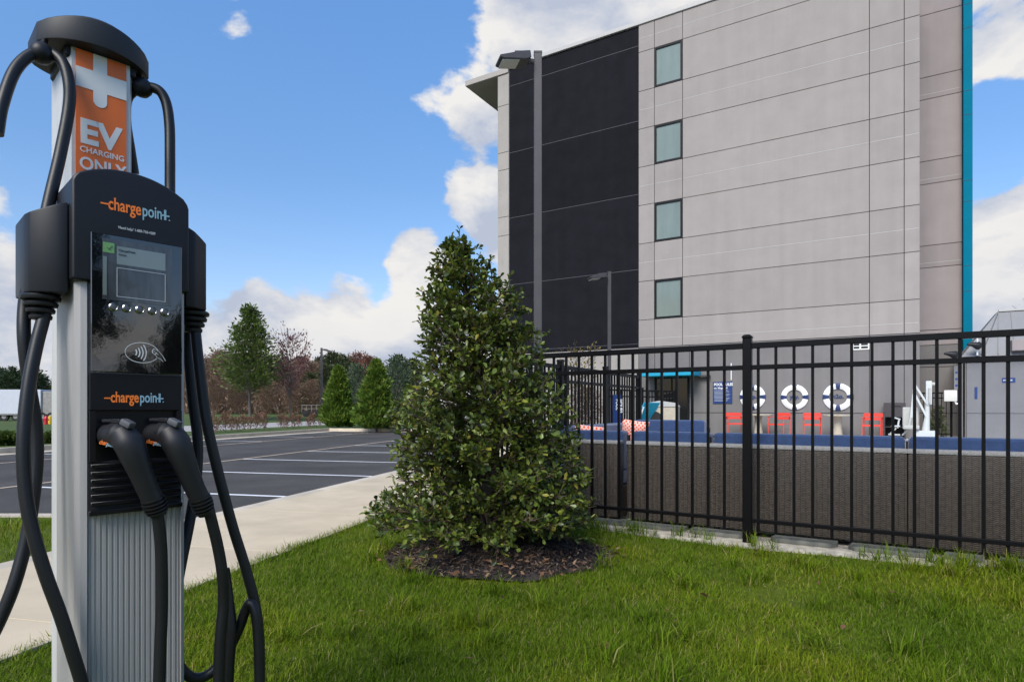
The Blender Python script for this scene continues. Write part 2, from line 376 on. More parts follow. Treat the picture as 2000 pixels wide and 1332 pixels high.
def np_mesh(name, verts, k, m, parent=None, smooth=False):
    """verts (n*k,3): polygons of k successive vertices each"""
    me = bpy.data.meshes.new(name); nv = len(verts); nf = nv // k
    me.vertices.add(nv); me.vertices.foreach_set('co', verts.astype(np.float32).ravel())
    me.loops.add(nv); me.loops.foreach_set('vertex_index', np.arange(nv, dtype=np.int32))
    me.polygons.add(nf); me.polygons.foreach_set('loop_start', np.arange(0, nv, k, dtype=np.int32))
    me.update(calc_edges=True)
    return link(name, me, m, parent)
def np_mesh_idx(name, verts, quads, m, parent=None, smooth=True):
    me = bpy.data.meshes.new(name)
    me.vertices.add(len(verts)); me.vertices.foreach_set('co', verts.astype(np.float32).ravel())
    nf, k = quads.shape
    me.loops.add(nf * k); me.loops.foreach_set('vertex_index', quads.astype(np.int32).ravel())
    me.polygons.add(nf); me.polygons.foreach_set('loop_start', np.arange(0, nf * k, k, dtype=np.int32))
    if smooth: me.polygons.foreach_set('use_smooth', np.ones(nf, dtype=bool))
    me.update(calc_edges=True)
    return link(name, me, m, parent)
def tag(o, label=None, cat=None, group=None, kind=None):
    if label: o['label'] = label
    if cat: o['category'] = cat
    if group: o['group'] = group
    if kind: o['kind'] = kind
    return o
def thing(name, label, cat, loc=(0, 0, 0), rz=0.0, group=None):
    o = bpy.data.objects.new(name, None); COL.objects.link(o)
    o.location = loc; o.rotation_euler = (0, 0, rz); o.empty_display_size = 0.2
    return tag(o, label, cat, group)
def dup(root, loc=None, rz=None, label=None, group=None, scale=None):
    def cp(o, par):
        c = o.copy(); COL.objects.link(c)
        if par is not None: c.parent = par
        for ch in [x for x in KIDS.get(o.name, [])]: cp(ch, c)
        return c
    KIDS = {}
    stack = [root]
    while stack:
        x = stack.pop(); ks = list(x.children); KIDS[x.name] = ks; stack += ks
    c = cp(root, None)
    if loc is not None: c.location = loc
    if rz is not None: c.rotation_euler = (0, 0, rz)
    if scale is not None: c.scale = (scale,) * 3 if isinstance(scale, (int, float)) else scale
    if label: c['label'] = label
    if group: c['group'] = group
    return c
def struct(o): o['kind'] = 'structure'; return o
def smooth_path(pts, n=8):
    """Catmull-Rom through pts"""
    P = [Vector(p) for p in pts]; P = [P[0] * 2 - P[1]] + P + [P[-1] * 2 - P[-2]]; out = []
    for i in range(1, len(P) - 2):
        a, b, c, d = P[i - 1:i + 3]
        for k in range(n):
            t = k / n
            out.append(0.5 * ((2 * b) + (c - a) * t + (2 * a - 5 * b + 4 * c - d) * t * t + (3 * b - a - 3 * c + d) * t ** 3))
    out.append(P[-2]); return out
def text(name, body, size, m, parent, loc, xs=1.0, bold=0.0, depth=0.0015, rot=(pi / 2, 0, 0), align='LEFT', shear=0.0):
    cu = bpy.data.curves.new(name, 'FONT'); cu.body = body; cu.size = size; cu.align_x = align; cu.offset = bold
    cu.extrude = depth; cu.resolution_u = 4; cu.shear = shear
    t = bpy.data.objects.new(name, cu); COL.objects.link(t)
    dg = bpy.context.evaluated_depsgraph_get()
    me = bpy.data.meshes.new_from_object(t.evaluated_get(dg)); bpy.data.objects.remove(t)
    me.name = name; me.materials.clear()
    o = link(name, me, m, parent, loc, rot); o.scale = (xs, 1, 1); return o
class Frame:
    """vertical-plane coordinates: x along, y inward, z up, from a ground point and a heading"""
    def __init__(s, X, Y, ang): s.P = Vector((X, Y)); s.a = ang; s.u = Vector((cos(ang), sin(ang))); s.w = Vector((-sin(ang), cos(ang)))
    def loc(s, px, py, y=0.0):
        r = Vector(((px - CX) / F_PX, 1.0)); t = (y + s.P.dot(s.w)) / r.dot(s.w); Wd = r * t - s.P
        return Wd.dot(s.u), CAM_H - (py - HY) / F_PX * t
    def p3(s, px, py, y=0.0):
        x, z = s.loc(px, py, y); return Vector((x, y, z))
    def world(s, x, y, z=0.0): p = s.P + s.u * x + s.w * y; return Vector((p.x, p.y, z))

# ------------------------------------------------------------------ frames of the place
WALK = Frame(-2.91, 5.63, atan2(1, 0.245))      # x along the kerb (away), y to the left of it
def wk(a, b, z=0.0): return WALK.world(a, b, z)
TH = atan2(-0.514, 0.857)
FEN = Frame(1.74, 4.54, TH)
BLD = Frame(247 / 1200 * 23.7, 23.7, TH)
CHG = Frame(-0.83, 1.2, atan2(0.722, 0.692))

# ================================================================== GROUND AND SETTING
def poly_sheet(name, pts, z, m, bevel=0):
    me = bpy.data.meshes.new(name); me.from_pydata([(p[0], p[1], z) for p in pts], [], [tuple(range(len(pts)))])
    return struct(link(name, me, m))
def terrain():
    base = MB(); R = 1800
    base.add([(-R, -R, -1.6), (R, -R, -1.6), (R, R, -1.6), (-R, R, -1.6)], [(0, 1, 2, 3)])
    struct(base.build('ground', M_far))
    # verge between lot and street, far end included, as a gridded sheet
    bs = [12.25, 14, 16.2]; as_ = list(np.linspace(-40, 80, 61))
    def grid(name, as_, bs, zf, m):
        v = [tuple(wk(a, b, zf(a, b))) for b in bs for a in as_]
        n = len(as_); f = [(j * n + i, j * n + i + 1, (j + 1) * n + i + 1, (j + 1) * n + i) for j in range(len(bs) - 1) for i in range(n - 1)]
        me = bpy.data.meshes.new(name); me.from_pydata(v, [], f)
        me.polygons.foreach_set('use_smooth', [True] * len(f))
        return struct(link(name, me, m))
    grid('verge', as_, bs, lambda a, b: -0.03 + 0.03 * mnoise.noise((a, b, 0)), M_verge)
    grid('verge', list(np.linspace(23.2, 60, 20)), [-9, -4, 0, 4, 8, 12.25], lambda a, b: -0.02 + 0.03 * mnoise.noise((a, b, 3)), M_verge)
    grid('street', [-60, 0, 30, 60, 120, 260], [16.2, 24.0], lambda a, b: -0.08, M_street)
    aa = list(np.linspace(-60, 80, 71)) + [95, 120, 160, 220, 320, 500, 900]
    bb = [24, 25, 26, 27, 28, 30, 33, 37, 42, 50, 60, 75, 95, 120, 160, 240, 400, 900]
    grid('far_ground', aa, bb, far_z, M_verge)
def sstep(a, b, x):
    t = min(1, max(0, (x - a) / (b - a))); return t * t * (3 - 2 * t)
def far_z(a, b):
    p = wk(a, b); px = p.x / max(p.y, 1.0)
    right = sstep(-0.66, -0.52, px)
    up = 0.42 * sstep(25, 33, b); dn = -0.42 * sstep(26, 60, b)
    return -0.08 + right * up + (1 - right) * dn + 0.05 * mnoise.noise((a * .3, b * .3, 0))
def zat(X, Y):
    p = Vector((X, Y)) - WALK.P; a, b = p.dot(WALK.u), p.dot(WALK.w)
    return far_z(a, b) if b > 24 else -0.03
terrain()
# asphalt lot
poly_sheet('parking_lot', [wk(-30, 0.0), wk(23, 0.0), wk(23, 12.1), wk(-30, 12.1)], -0.15, M_asph)
# kerbs (long boxes in the walk frame)
def kerb(a0, a1, b0, b1, name='kerb', zt=0.0, m=M_kerb):
    o = MB().box(a0, a1, b0, b1, -0.3, zt).build(name, m, None, 0.012, 2)
    o.location = (WALK.P.x, WALK.P.y, 0); o.rotation_euler = (0, 0, WALK.a); return struct(o)
kerb(-30, 23.4, 12.1, 12.27, zt=-0.01)
kerb(23.0, 23.17, 0.0, 12.098, zt=-0.012)
poly_sheet('gutter', [wk(-30, 11.5), wk(22.4, 11.5), wk(22.4, 12.1), wk(-30, 12.1)], -0.146, M_kerb)
poly_sheet('gutter', [wk(22.404, 0.0), wk(23, 0.0), wk(23, 12.1), wk(22.404, 12.1)], -0.146, M_kerb)
# sidewalk: one base and slabs lifted out of it by joints
walk_root = struct(MB().box(-14, 30, -1.60, -0.02, -0.3, -0.03).build('sidewalk', M_joint))
walk_root.location = (WALK.P.x, WALK.P.y, 0); walk_root.rotation_euler = (0, 0, WALK.a)
a = -13.0
while a < 29:
    if a + 1.5 > -8: MB().box(a + .003, a + 1.497, -1.61, -0.165, -0.1, 0.0).build('slab', M_conc, walk_root, 0.002, 1)
    a += 1.5
a = -13.0
while a < 29:
    if a + 3.0 > -8: MB().box(a + .003, a + 2.997, -0.162, 0.0, -0.29, 0.0).build('kerb_stone', M_kerb, walk_root, 0.012, 2)
    a += 3.0
# painted lines
def line(a0, b0, a1, b1, w, m, name='stall_line'):
    p, q = Vector((a0, b0)), Vector((a1, b1)); d = (q - p).normalized(); n = Vector((-d.y, d.x)) * w / 2
    k = max(2, int((q - p).length / .5)); vs = []; fs = []
    for i in range(k + 1):
        c = p.lerp(q, i / k); jit = 0.006 * mnoise.noise((c.x * 3, c.y * 3, 1))
        for sgn in (-1, 1):
            e = c + n * (sgn * (1 + jit * 10)); vs.append(tuple(wk(e.x, e.y, -0.146)))
    fs = [(2 * i, 2 * i + 1, 2 * i + 3, 2 * i + 2) for i in range(k)]
    me = bpy.data.meshes.new(name); me.from_pydata(vs, [], fs); return struct(link(name, me, m))
for a in (2.27, 4.72, 7.25, 9.85, 12.45, 15.05, 17.65, 20.2):
    line(a, 0.02, a, 5.02, 0.085, M_line)
line(0.2, 5.07, 22.8, 5.07, 0.085, M_yline, 'stall_end_line')
line(0.2, 9.25, 22.8, 9.25, 0.08, M_yline, 'stall_end_line')
for a in (1.0, 4.2, 7.4, 10.6, 13.8, 17.0, 20.2):
    line(a, 9.3, a, 12.08, 0.08, M_line)
# planting island beside the walk, with its kerb
isl = [(-9, 0.0)] + [(-0.25, 0.0), (-0.2, 0.9), (-0.3, 1.5), (-0.55, 2.4), (-1.0, 3.5), (-2.0, 4.4), (-3.2, 4.8), (-9, 4.8)]
poly_sheet('planting_island', [wk(*p) for p in isl], -0.01, M_soil)
kp = smooth_path([(p[0], p[1], 0) for p in isl[1:]], 5)
ko = MB()
for i in range(len(kp) - 1):
    p, q = kp[i], kp[i + 1]; d = (q - p).normalized(); n = Vector((-d.y, d.x, 0)) * -0.15
    A = [p, q, q + n, p + n]
    vs = [wk(v.x, v.y, z) for z in (-0.29, 0.0) for v in A]
    ko.add(vs, [(0, 3, 2, 1), (4, 5, 6, 7), (0, 1, 5, 4), (1, 2, 6, 5), (2, 3, 7, 6), (3, 0, 4, 7)])
struct(ko.build('island_kerb', M_kerb))
# lawn sheet (gently uneven), deck and fence footing
def lawn_z(X, Y):
    return 0.018 * mnoise.noise((X * 0.9, Y * 0.9, 5.1)) + 0.008 * mnoise.noise((X * 3, Y * 3, 2)) - 0.012
def in_lawn(X, Y):
    p = Vector((X, Y)); q = p - WALK.P
    if q.dot(WALK.w) > -1.6: return False
    r = p - FEN.P; fx, fy = r.dot(FEN.u), r.dot(FEN.w)
    if fx > -2.35 and fy > -0.02: return False
    return True
lv, lf = [], []
nx, ny = 90, 70
for j in range(ny + 1):
    for i in range(nx + 1):
        X = -3.6 + 13.0 * i / nx; Y = -2.0 + 24 * j / ny
        # clamp to the walk edge so the lawn meets it
        q = Vector((X, Y)) - WALK.P; b = q.dot(WALK.w)
        if b > -1.6: X2 = Vector((X, Y)) - WALK.w * (b + 1.6); X, Y = X2.x, X2.y
        lv.append((X, Y, lawn_z(X, Y)))
lf = [(j * (nx + 1) + i, j * (nx + 1) + i + 1, (j + 1) * (nx + 1) + i + 1, (j + 1) * (nx + 1) + i) for j in range(ny) for i in range(nx)]
me = bpy.data.meshes.new('lawn'); me.from_pydata(lv, [], lf); me.polygons.foreach_set('use_smooth', [True] * len(lf)); struct(link('lawn', me, M_soil))
dk = struct(MB().box(-2.15, 14, 0.42, 24, -0.3, 0.045).build('pool_deck', M_deck)); dk.location = (FEN.P.x, FEN.P.y, 0); dk.rotation_euler = (0, 0, TH)
ft = MB(); ft.box(-2.3, 5, -0.075, 0.418, -0.3, 0.012)
ftr = struct(ft.build('fence_footing', M_foot, None, 0.01)); ftr.location = (FEN.P.x, FEN.P.y, 0); ftr.rotation_euler = (0, 0, TH)
for i, (x0, x1, y0, rz) in enumerate(((-2.1, -1.35, .06, .01), (-1.28, -.50, .10, -.012), (-.44, -.03, .08, .02), (.16, .58, .085, -.02), (.67, 1.14, .07, .015), (1.22, 1.42, .10, 0), (1.5, 2.3, .06, .01))):
    o = MB().prism([(x0 + .02, y0), (x1 - .05, y0), (x1, y0 + .06), (x1, y0 + .16), (x0, y0 + .16), (x0 - .02, y0 + .05)], 0.011, 0.044, 'z').build('edging_stone', M_paver, ftr, 0.003, 1)
# mulch bed under the holly
HX, HYY = -0.22, 4.28
mv, mf = [], []
rings, seg = 14, 64
for i in range(rings + 1):
    t = i / rings
    for k in range(seg):
        an = 2 * pi * k / seg; rr = (0.74 + 0.10 * mnoise.noise((cos(an) * 2, sin(an) * 2, 7))) * t
        X = -0.09 + rr * cos(an) * 1.02; Y = 4.16 + rr * sin(an) * 0.78
        z = 0.012 + 0.055 * (1 - t ** 2) + (0.02 * mnoise.noise((X * 9, Y * 9, 1)) if t < 1 else -0.012)
        mv.append((X, Y, z))
mf = [(i * seg + k, i * seg + (k + 1) % seg, (i + 1) * seg + (k + 1) % seg, (i + 1) * seg + k) for i in range(rings) for k in range(seg)]
me = bpy.data.meshes.new('mulch_bed'); me.from_pydata(mv, [], mf); me.polygons.foreach_set('use_smooth', [True] * len(mf)); struct(link('mulch_bed', me, M_mulch))
def in_mulch(X, Y, k=1.0):
    return ((X + 0.09) / (0.74 * 1.02)) ** 2 + ((Y - 4.16) / (0.74 * .78)) ** 2 < k
# mulch chips and fallen leaves
def scatter_quads(name, pos, size, m, aspect=3.0, flat=0.5):
    n = len(pos); ang = rng.uniform(0, 2 * pi, n); tilt = rng.normal(0, flat, n)
    u = np.stack([np.cos(ang), np.sin(ang), tilt], 1); u /= np.linalg.norm(u, axis=1)[:, None]
    v = np.stack([-np.sin(ang), np.cos(ang), rng.normal(0, flat, n)], 1); v /= np.linalg.norm(v, axis=1)[:, None]
    s = size * rng.uniform(.6, 1.4, n)[:, None]
    a = u * s; b = v * s / aspect
    q = np.stack([pos - a - b * .6, pos + a * .2 - b, pos + a, pos + a * .1 + b], 1).reshape(-1, 3)
    return np_mesh(name, q, 4, m)
M_chip = leaf_mat('mulch_chip', ((0, (.018, .014, .013)), (.5, (.05, .036, .03)), (.85, (.11, .075, .05)), (1, (.2, .15, .11))), 0.9, .2, 0.0)
pts = []
while len(pts) < 5200:
    an = random.uniform(0, 2 * pi); t = sqrt(random.random()) * 1.02
    X = -0.09 + .74 * t * cos(an) * 1.02; Y = 4.16 + .74 * t * sin(an) * .78
    pts.append((X, Y, 0.02 + 0.055 * max(0, 1 - t * t) + random.uniform(0, .018)))
tag(scatter_quads('mulch_chips', np.array(pts), 0.016, M_chip, 3.5, .5), kind='stuff')
M_dead = leaf_mat('dead_leaf', ((0, (.09, .045, .022)), (.5, (.17, .09, .045)), (1, (.30, .19, .11))), 0.8, .3, 0.15)
pts = []
while len(pts) < 170:
    an = random.gauss(-pi / 2, 0.9); t = random.uniform(.55, 1.15)
    X = -0.09 + .74 * t * cos(an) * 1.02; Y = 4.16 + .74 * t * sin(an) * .78
    pts.append((X, Y, 0.035 + 0.05 * max(0, 1 - t * t) + random.uniform(0, .012)))
for _ in range(36):
    X, Y = random.uniform(-1.6, 3.5), random.uniform(2.2, 4.6)
    if in_lawn(X, Y): pts.append((X, Y, .03 + random.uniform(0, .02)))
tag(scatter_quads('fallen_leaves', np.array(pts), 0.020, M_dead, 1.9, .5), kind='stuff')

# ---------------------------------------------------------------- grass
def patchy(m):
    nt = m.node_tree; N = nt.nodes; L = nt.links
    r = [n for n in N if n.type == 'VALTORGB'][0]
    g = N.new('ShaderNodeNewGeometry'); n = N.new('ShaderNodeTexNoise'); n.inputs['Scale'].default_value = 1.3; n.inputs['Detail'].default_value = 5; L.new(g.outputs['Position'], n.inputs['Vector'])
    c = N.new('ShaderNodeValToRGB'); e = c.color_ramp.elements
    e[0].position = .33; e[0].color = (.70, .80, .75, 1); e[1].position = .70; e[1].color = (1.45, 1.18, 1.1, 1)
    k = e.new(.5); k.color = (1.0, 1.0, 1.0, 1)
    L.new(n.outputs['Fac'], c.inputs[0])
    mx = N.new('ShaderNodeMix'); mx.data_type = 'RGBA'; mx.blend_type = 'MULTIPLY'; mx.inputs['Factor'].default_value = 1; 
    L.new(r.outputs[0], mx.inputs['A']); L.new(c.outputs[0], mx.inputs['B'])
    for l in list(r.outputs[0].links):
        if l.to_node != mx: L.new(mx.outputs['Result'], l.to_socket)
    return m
M_grass = leaf_mat('grass_blade', ((0, (.076, .122, .005)), (.35, (.106, .174, .007)), (.7, (.145, .225, .010)), (.90, (.185, .235, .022)), (1, (.34, .28, .12))), 0.65, .08, 0.35); patchy(M_grass)
def grass(name, cand, dens_len):
    """cand (n,3) roots; blades of 6 verts, 2 quads"""
    n = len(cand); L = dens_len
    ang = rng.uniform(0, 2 * pi, n); lean = np.abs(rng.normal(.5, .34, n)); curl = rng.uniform(.1, .9, n)
    d = np.stack([np.cos(ang), np.sin(ang), np.zeros(n)], 1)
    s = np.stack([-np.sin(ang + rng.normal(0, .5, n)), np.cos(ang), np.zeros(n)], 1)
    w = (rng.uniform(.0009, .0021, n) * (1 + .5 * (L > .07)))[:, None]
    up = np.array([0, 0, 1.0])
    h1 = (L * .55)[:, None]; 
    mid = cand + up * h1 * np.cos(lean)[:, None] + d * h1 * np.sin(lean)[:, None]
    l2 = np.minimum(lean + curl, 1.9)
    tip = mid + up * ((L * .5) * np.cos(l2))[:, None] + d * ((L * .5) * np.sin(l2))[:, None]
    V = np.stack([cand - s * w, cand + s * w, mid - s * w * .85, mid + s * w * .85, tip - s * w * .12, tip + s * w * .12], 1).reshape(-1, 3)
    k = np.arange(n) * 6
    Q = np.concatenate([np.stack([k, k + 1, k + 3, k + 2], 1), np.stack([k + 2, k + 3, k + 5, k + 4], 1)])
    o = np_mesh_idx(name, V, Q, M_grass); return tag(o, kind='stuff')
roots, lens = [], []
def try_blade(X, Y, lmul=1.0):
    c = mnoise.noise((X * 1.1, Y * 1.1, 0)) * .6 + mnoise.noise((X * 3.3, Y * 3.3, 4)) * .4
    if c < -0.36 and random.random() < .45: return
    roots.append((X, Y, lawn_z(X, Y) - .004)); lens.append(max(.014, (0.027 + 0.028 * c + abs(random.gauss(0, .012))) * lmul))
NB = 0
while NB < 400000:
    # denser near the camera: sample depth then lateral
    Y = 1.7 + 5.6 * random.random() ** 1.25
    X = random.uniform(-0.86 * Y - .1, 0.88 * Y + .1); NB += 1
    if not in_lawn(X, Y): continue
    if in_mulch(X, Y, 1.0 + .12 * mnoise.noise((X * 5, Y * 5, 0))): 
        if random.random() > .012: continue
    q = Vector((X, Y)) - FEN.P; fy = q.dot(FEN.w); fx = q.dot(FEN.u)
    if fy > -0.06 and fx > -.15:                        # pale footing shows here, tufts only
        if mnoise.noise((fx * 4, fy * 4, 3)) < .05: continue
    try_blade(X, Y, 1.35 if (fy > -0.35 and mnoise.noise((fx * 3, 0, 8)) > 0) else 1.0)
for _ in range(26000):                                  # strip along the walk, further off
    a = random.uniform(1.2, 12); b = -1.6 - abs(random.gauss(0, .9)); p = wk(a, b)
    if in_lawn(p.x, p.y) and not in_mulch(p.x, p.y): try_blade(p.x, p.y, 1.1)
for _ in range(9000):                                   # fringe leaning over the walk edge
    a = random.uniform(-5.5, 6); p = wk(a, -1.6 + random.gauss(0, .035) - .01); 
    if mnoise.noise((a * 2.2, 0, 1)) > -.25: try_blade(p.x, p.y, 1.25)
for _ in range(60):                                     # coarse tufts
    X, Y = random.uniform(-1.0, 3.2), random.uniform(2.2, 4.4)
    if in_lawn(X, Y) and not in_mulch(X, Y):
        for _ in range(60): roots.append((X + random.gauss(0, .03), Y + random.gauss(0, .03), lawn_z(X, Y))); lens.append(random.uniform(.07, .15))
for _ in range(34):                                     # wild tufts at the walk edge by the charger
    a = random.uniform(-5.2, -3.2); p = wk(a, -1.62 + random.gauss(0, .07) - .05)
    for _ in range(26): roots.append((p.x + random.gauss(0, .03), p.y + random.gauss(0, .03), 0.0)); lens.append(random.uniform(.08, .2))
for _ in range(62):                                     # long grass at the fence foot
    fx = random.choice((random.uniform(-1.9, 1.7), random.uniform(-1.9, -.2), random.uniform(1.1, 1.6))); p = FEN.world(fx, random.uniform(-.14, -.02))
    for _ in range(22): roots.append((p.x + random.gauss(0, .025), p.y + random.gauss(0, .02), .01)); lens.append(random.uniform(.06, .15))
grass('lawn_grass', np.array(roots), np.array(lens))
roots, lens = [], []
for _ in range(42000):
    a = random.uniform(-4.5, -0.2); b = random.uniform(0.0, 4.7); p = wk(a, b)
    lim = np.interp(b, [0, .9, 1.5, 2.4, 3.5, 4.4, 4.8], [-.25, -.2, -.3, -.55, -1.0, -2.0, -3.2]) - .16
    if a > lim: continue
    roots.append((p.x, p.y, -.012)); lens.append(.045 + .03 * mnoise.noise((p.x * 2, p.y * 2, 0)) + abs(random.gauss(0, .018)))
grass('island_grass', np.array(roots), np.array(lens))

# ================================================================== HOTEL
H = thing('hotel_building', 'five-storey grey panelled hotel with charcoal stair bay and turquoise fin', 'building', (BLD.P.x, BLD.P.y, 0), TH)
core = MB(); core.box(-6.42, 9.05, 0.05, 14, 0, 15.7); core.box(9.05, 10.385, 2.97, 14, 0, 15.7)
core.build('wall', M_joint, H)
G = 0.009
def panel(x0, x1, z0, z1, m, y=0.0, th=0.06):
    return MB().box(x0 + G, x1 - G, y, y + th, z0 + G, z1 - G).build('panel', m, H, 0.006, 1)
rows = [3.33, 4.38, 5.86, 7.31, 8.79, 10.26, 11.73, 13.18, 14.69, 15.74]
cols = [0.0, 0.627, 1.698, 7.70, 8.643, 9.058]
WIN = (1, 3, 5, 7)
for j in range(len(rows) - 1):
    for i in range(len(cols) - 1):
        if i == 1 and j in WIN: continue
        panel(cols[i], cols[i + 1], rows[j], rows[j + 1], M_wall)
    if j in (0, 2, 4, 6, 8):
        zc = (rows[j] + rows[j + 1]) / 2 - (.2 if j == 0 else 0)
        for i in range(len(cols) - 1):
            MB().box(cols[i] + .03, cols[i + 1] - .03, -0.003, 0.004, zc - .007, zc + .007).build('sealant_line', M_jlight, H)
for j in WIN:
    x0, x1, z0, z1 = cols[1], cols[2], rows[j], rows[j + 1]
    w = MB(); t = .078
    for (a, b, c, d) in ((x0, x0 + t, z0, z1), (x1 - t, x1, z0, z1), (x0 + t, x1 - t, z0, z0 + t), (x0 + t, x1 - t, z1 - t, z1)): w.box(a, b, -0.012, 0.07, c, d)
    wo = w.build('window', M_wframe, H, 0.004, 1)
    MB().box(x0 + t - .002, x1 - t + .002, 0.028, 0.04, z0 + t - .002, z1 - t + .002).build('pane', M_blind, wo)
# charcoal bay
br = [3.33, 3.48, 6.35, 9.25, 12.08, 14.98, 15.74]
for j in range(len(br) - 1):
    panel(-5.84, 0.0, br[j], br[j + 1], M_wall_b, 0.03, 0.04)
    if j: MB().box(-5.83, -0.01, 0.034, 0.048, br[j] - .0088, br[j] + .0088).build('sealant_line', M_jgrey, H)
# pale end strip at the left corner
lr = [3.33, 3.6, 5.65, 6.46, 8.52, 9.33, 11.39, 12.15, 14.2, 15.55]
for j in range(len(lr) - 1): panel(-6.42, -5.84, lr[j], lr[j + 1], M_wall_l, -0.01, 0.075)
# setback end wall on the right
sr = [3.18, 3.7, 5.87, 6.64, 8.78, 9.58, 11.73, 12.5, 14.67, 15.74]
for j in range(len(sr) - 1):
    panel(9.07, 10.385, sr[j], sr[j + 1], M_wall_r, 2.92)
    if j in (2, 4, 6): MB().box(9.1, 10.36, 2.916, 2.925, sr[j] + .16, sr[j] + .174).build('sealant_line', M_jlight, H)
# ground storey
gz = [0.0, 0.83, 2.42, 3.33]; gx = [0.0, 0.64, 1.95, 3.95, 7.70, 8.643, 9.058]
for j in range(3):
    for i in range(len(gx) - 1):
        if i == 1 and j < 2: continue
        panel(gx[i], gx[i + 1], gz[j], gz[j + 1], M_wall_d, 0.004)
panel(0.64, 1.95, 2.2, 2.42, M_wall_d, 0.004)
for j in range(3):
    panel(9.07, 10.385, [0, .83, 2.42][j], [.83, 2.42, 3.18][j], M_wall_d, 2.924)
    for i, (x0, x1) in enumerate(((-6.42, -4.2), (-4.2, -2.1), (-2.1, 0.0))): panel(x0, x1, gz[j], gz[j + 1], M_wall_l, 0.02)
# parapet cap, roof overhang with soffit
cp_ = MB(); cp_.box(-5.86, 9.12, -0.05, 0.3, 15.742, 15.90); cp_.box(9.122, 10.385, 2.87, 3.2, 15.742, 15.90); cp_.build('coping', M_coping, H, 0.01, 1)
MB().box(-8.13, -5.862, -0.06, 9.0, 15.56, 15.80).build('roof_overhang', M_wall_l, H, 0.01, 1)
MB().box(10.387, 10.64, 2.62, 9, 0, 16.6).build('fin', M_teal, H, 0.01, 1)
for z in (4.9, 5.75, 7.9, 8.6, 10.8, 11.6, 13.7, 14.5): MB().box(10.39, 10.637, 2.616, 2.624, z, z + .012).build('fin_joint', M_joint, H)
# entrance door, canopy
do = MB()
for (a, b, c, d) in ((.645, .72, .045, 2.195), (1.87, 1.945, .045, 2.195), (1.27, 1.32, .045, 2.12), (.722, 1.268, .045, .2), (1.322, 1.868, .045, .2), (.722, 1.868, 2.12, 2.195), (.722, 1.268, .95, 1.05), (1.322, 1.868, .95, 1.05)): do.box(a, b, 0.0, 0.06, c, d)
dro = do.build('door', M_wframe, H, 0.004, 1)
for (a, b) in ((.722, 1.268), (1.322, 1.868)):
    for (c, d) in ((.2, .95), (1.05, 2.12)): MB().box(a, b, 0.02, 0.03, c, d).build('door_glass', M_glass_d, dro)
MB().tube([(1.24, -.04, .9), (1.24, -.04, 1.3)], .012, 8).build('door_handle', M_chrome, dro)
cn = MB(); cn.box(.40, 2.38, -1.0, 0.0, 2.16, 2.33)
cno = cn.build('canopy', M_teal_b, H, 0.012, 1); MB().box(.42, 2.36, -.98, 0.0, 2.332, 2.38).build('canopy_top', M_navy_s, cno)
# louvre vent, wall light, conduit
vf = MB(); vx0, vx1, vz0, vz1 = 7.22, 7.70, 2.88, 3.15
vf.box(vx0, vx1, -.02, 0, vz0, vz0 + .04); vf.box(vx0, vx1, -.02, 0, vz1 - .04, vz1); vf.box(vx0, vx0 + .04, -.02, 0, vz0 + .04, vz1 - .04); vf.box(vx1 - .04, vx1, -.02, 0, vz0 + .04, vz1 - .04)
vf.box(vx0 + .2, vx0 + .25, -.02, 0, vz0 + .04, vz1 - .04); vf.box(vx0 + .04, vx1 - .04, -.019, 0, vz0 + .11, vz0 + .14)
vo = vf.build('louvre_vent', M_white, H, 0.004, 1); MB().box(vx0 + .03, vx1 - .03, -.006, .002, vz0 + .03, vz1 - .03).build('vent_back', M_dark, vo)
MB().box(2.25, 2.72, -.2, 0, 2.12, 2.2).build('wall_light', M_pole, H, 0.01, 1)
MB().tube([(3.44, -.02, 2.0), (3.44, -.02, 2.6)], .02, 8).build('conduit', M_white, H)

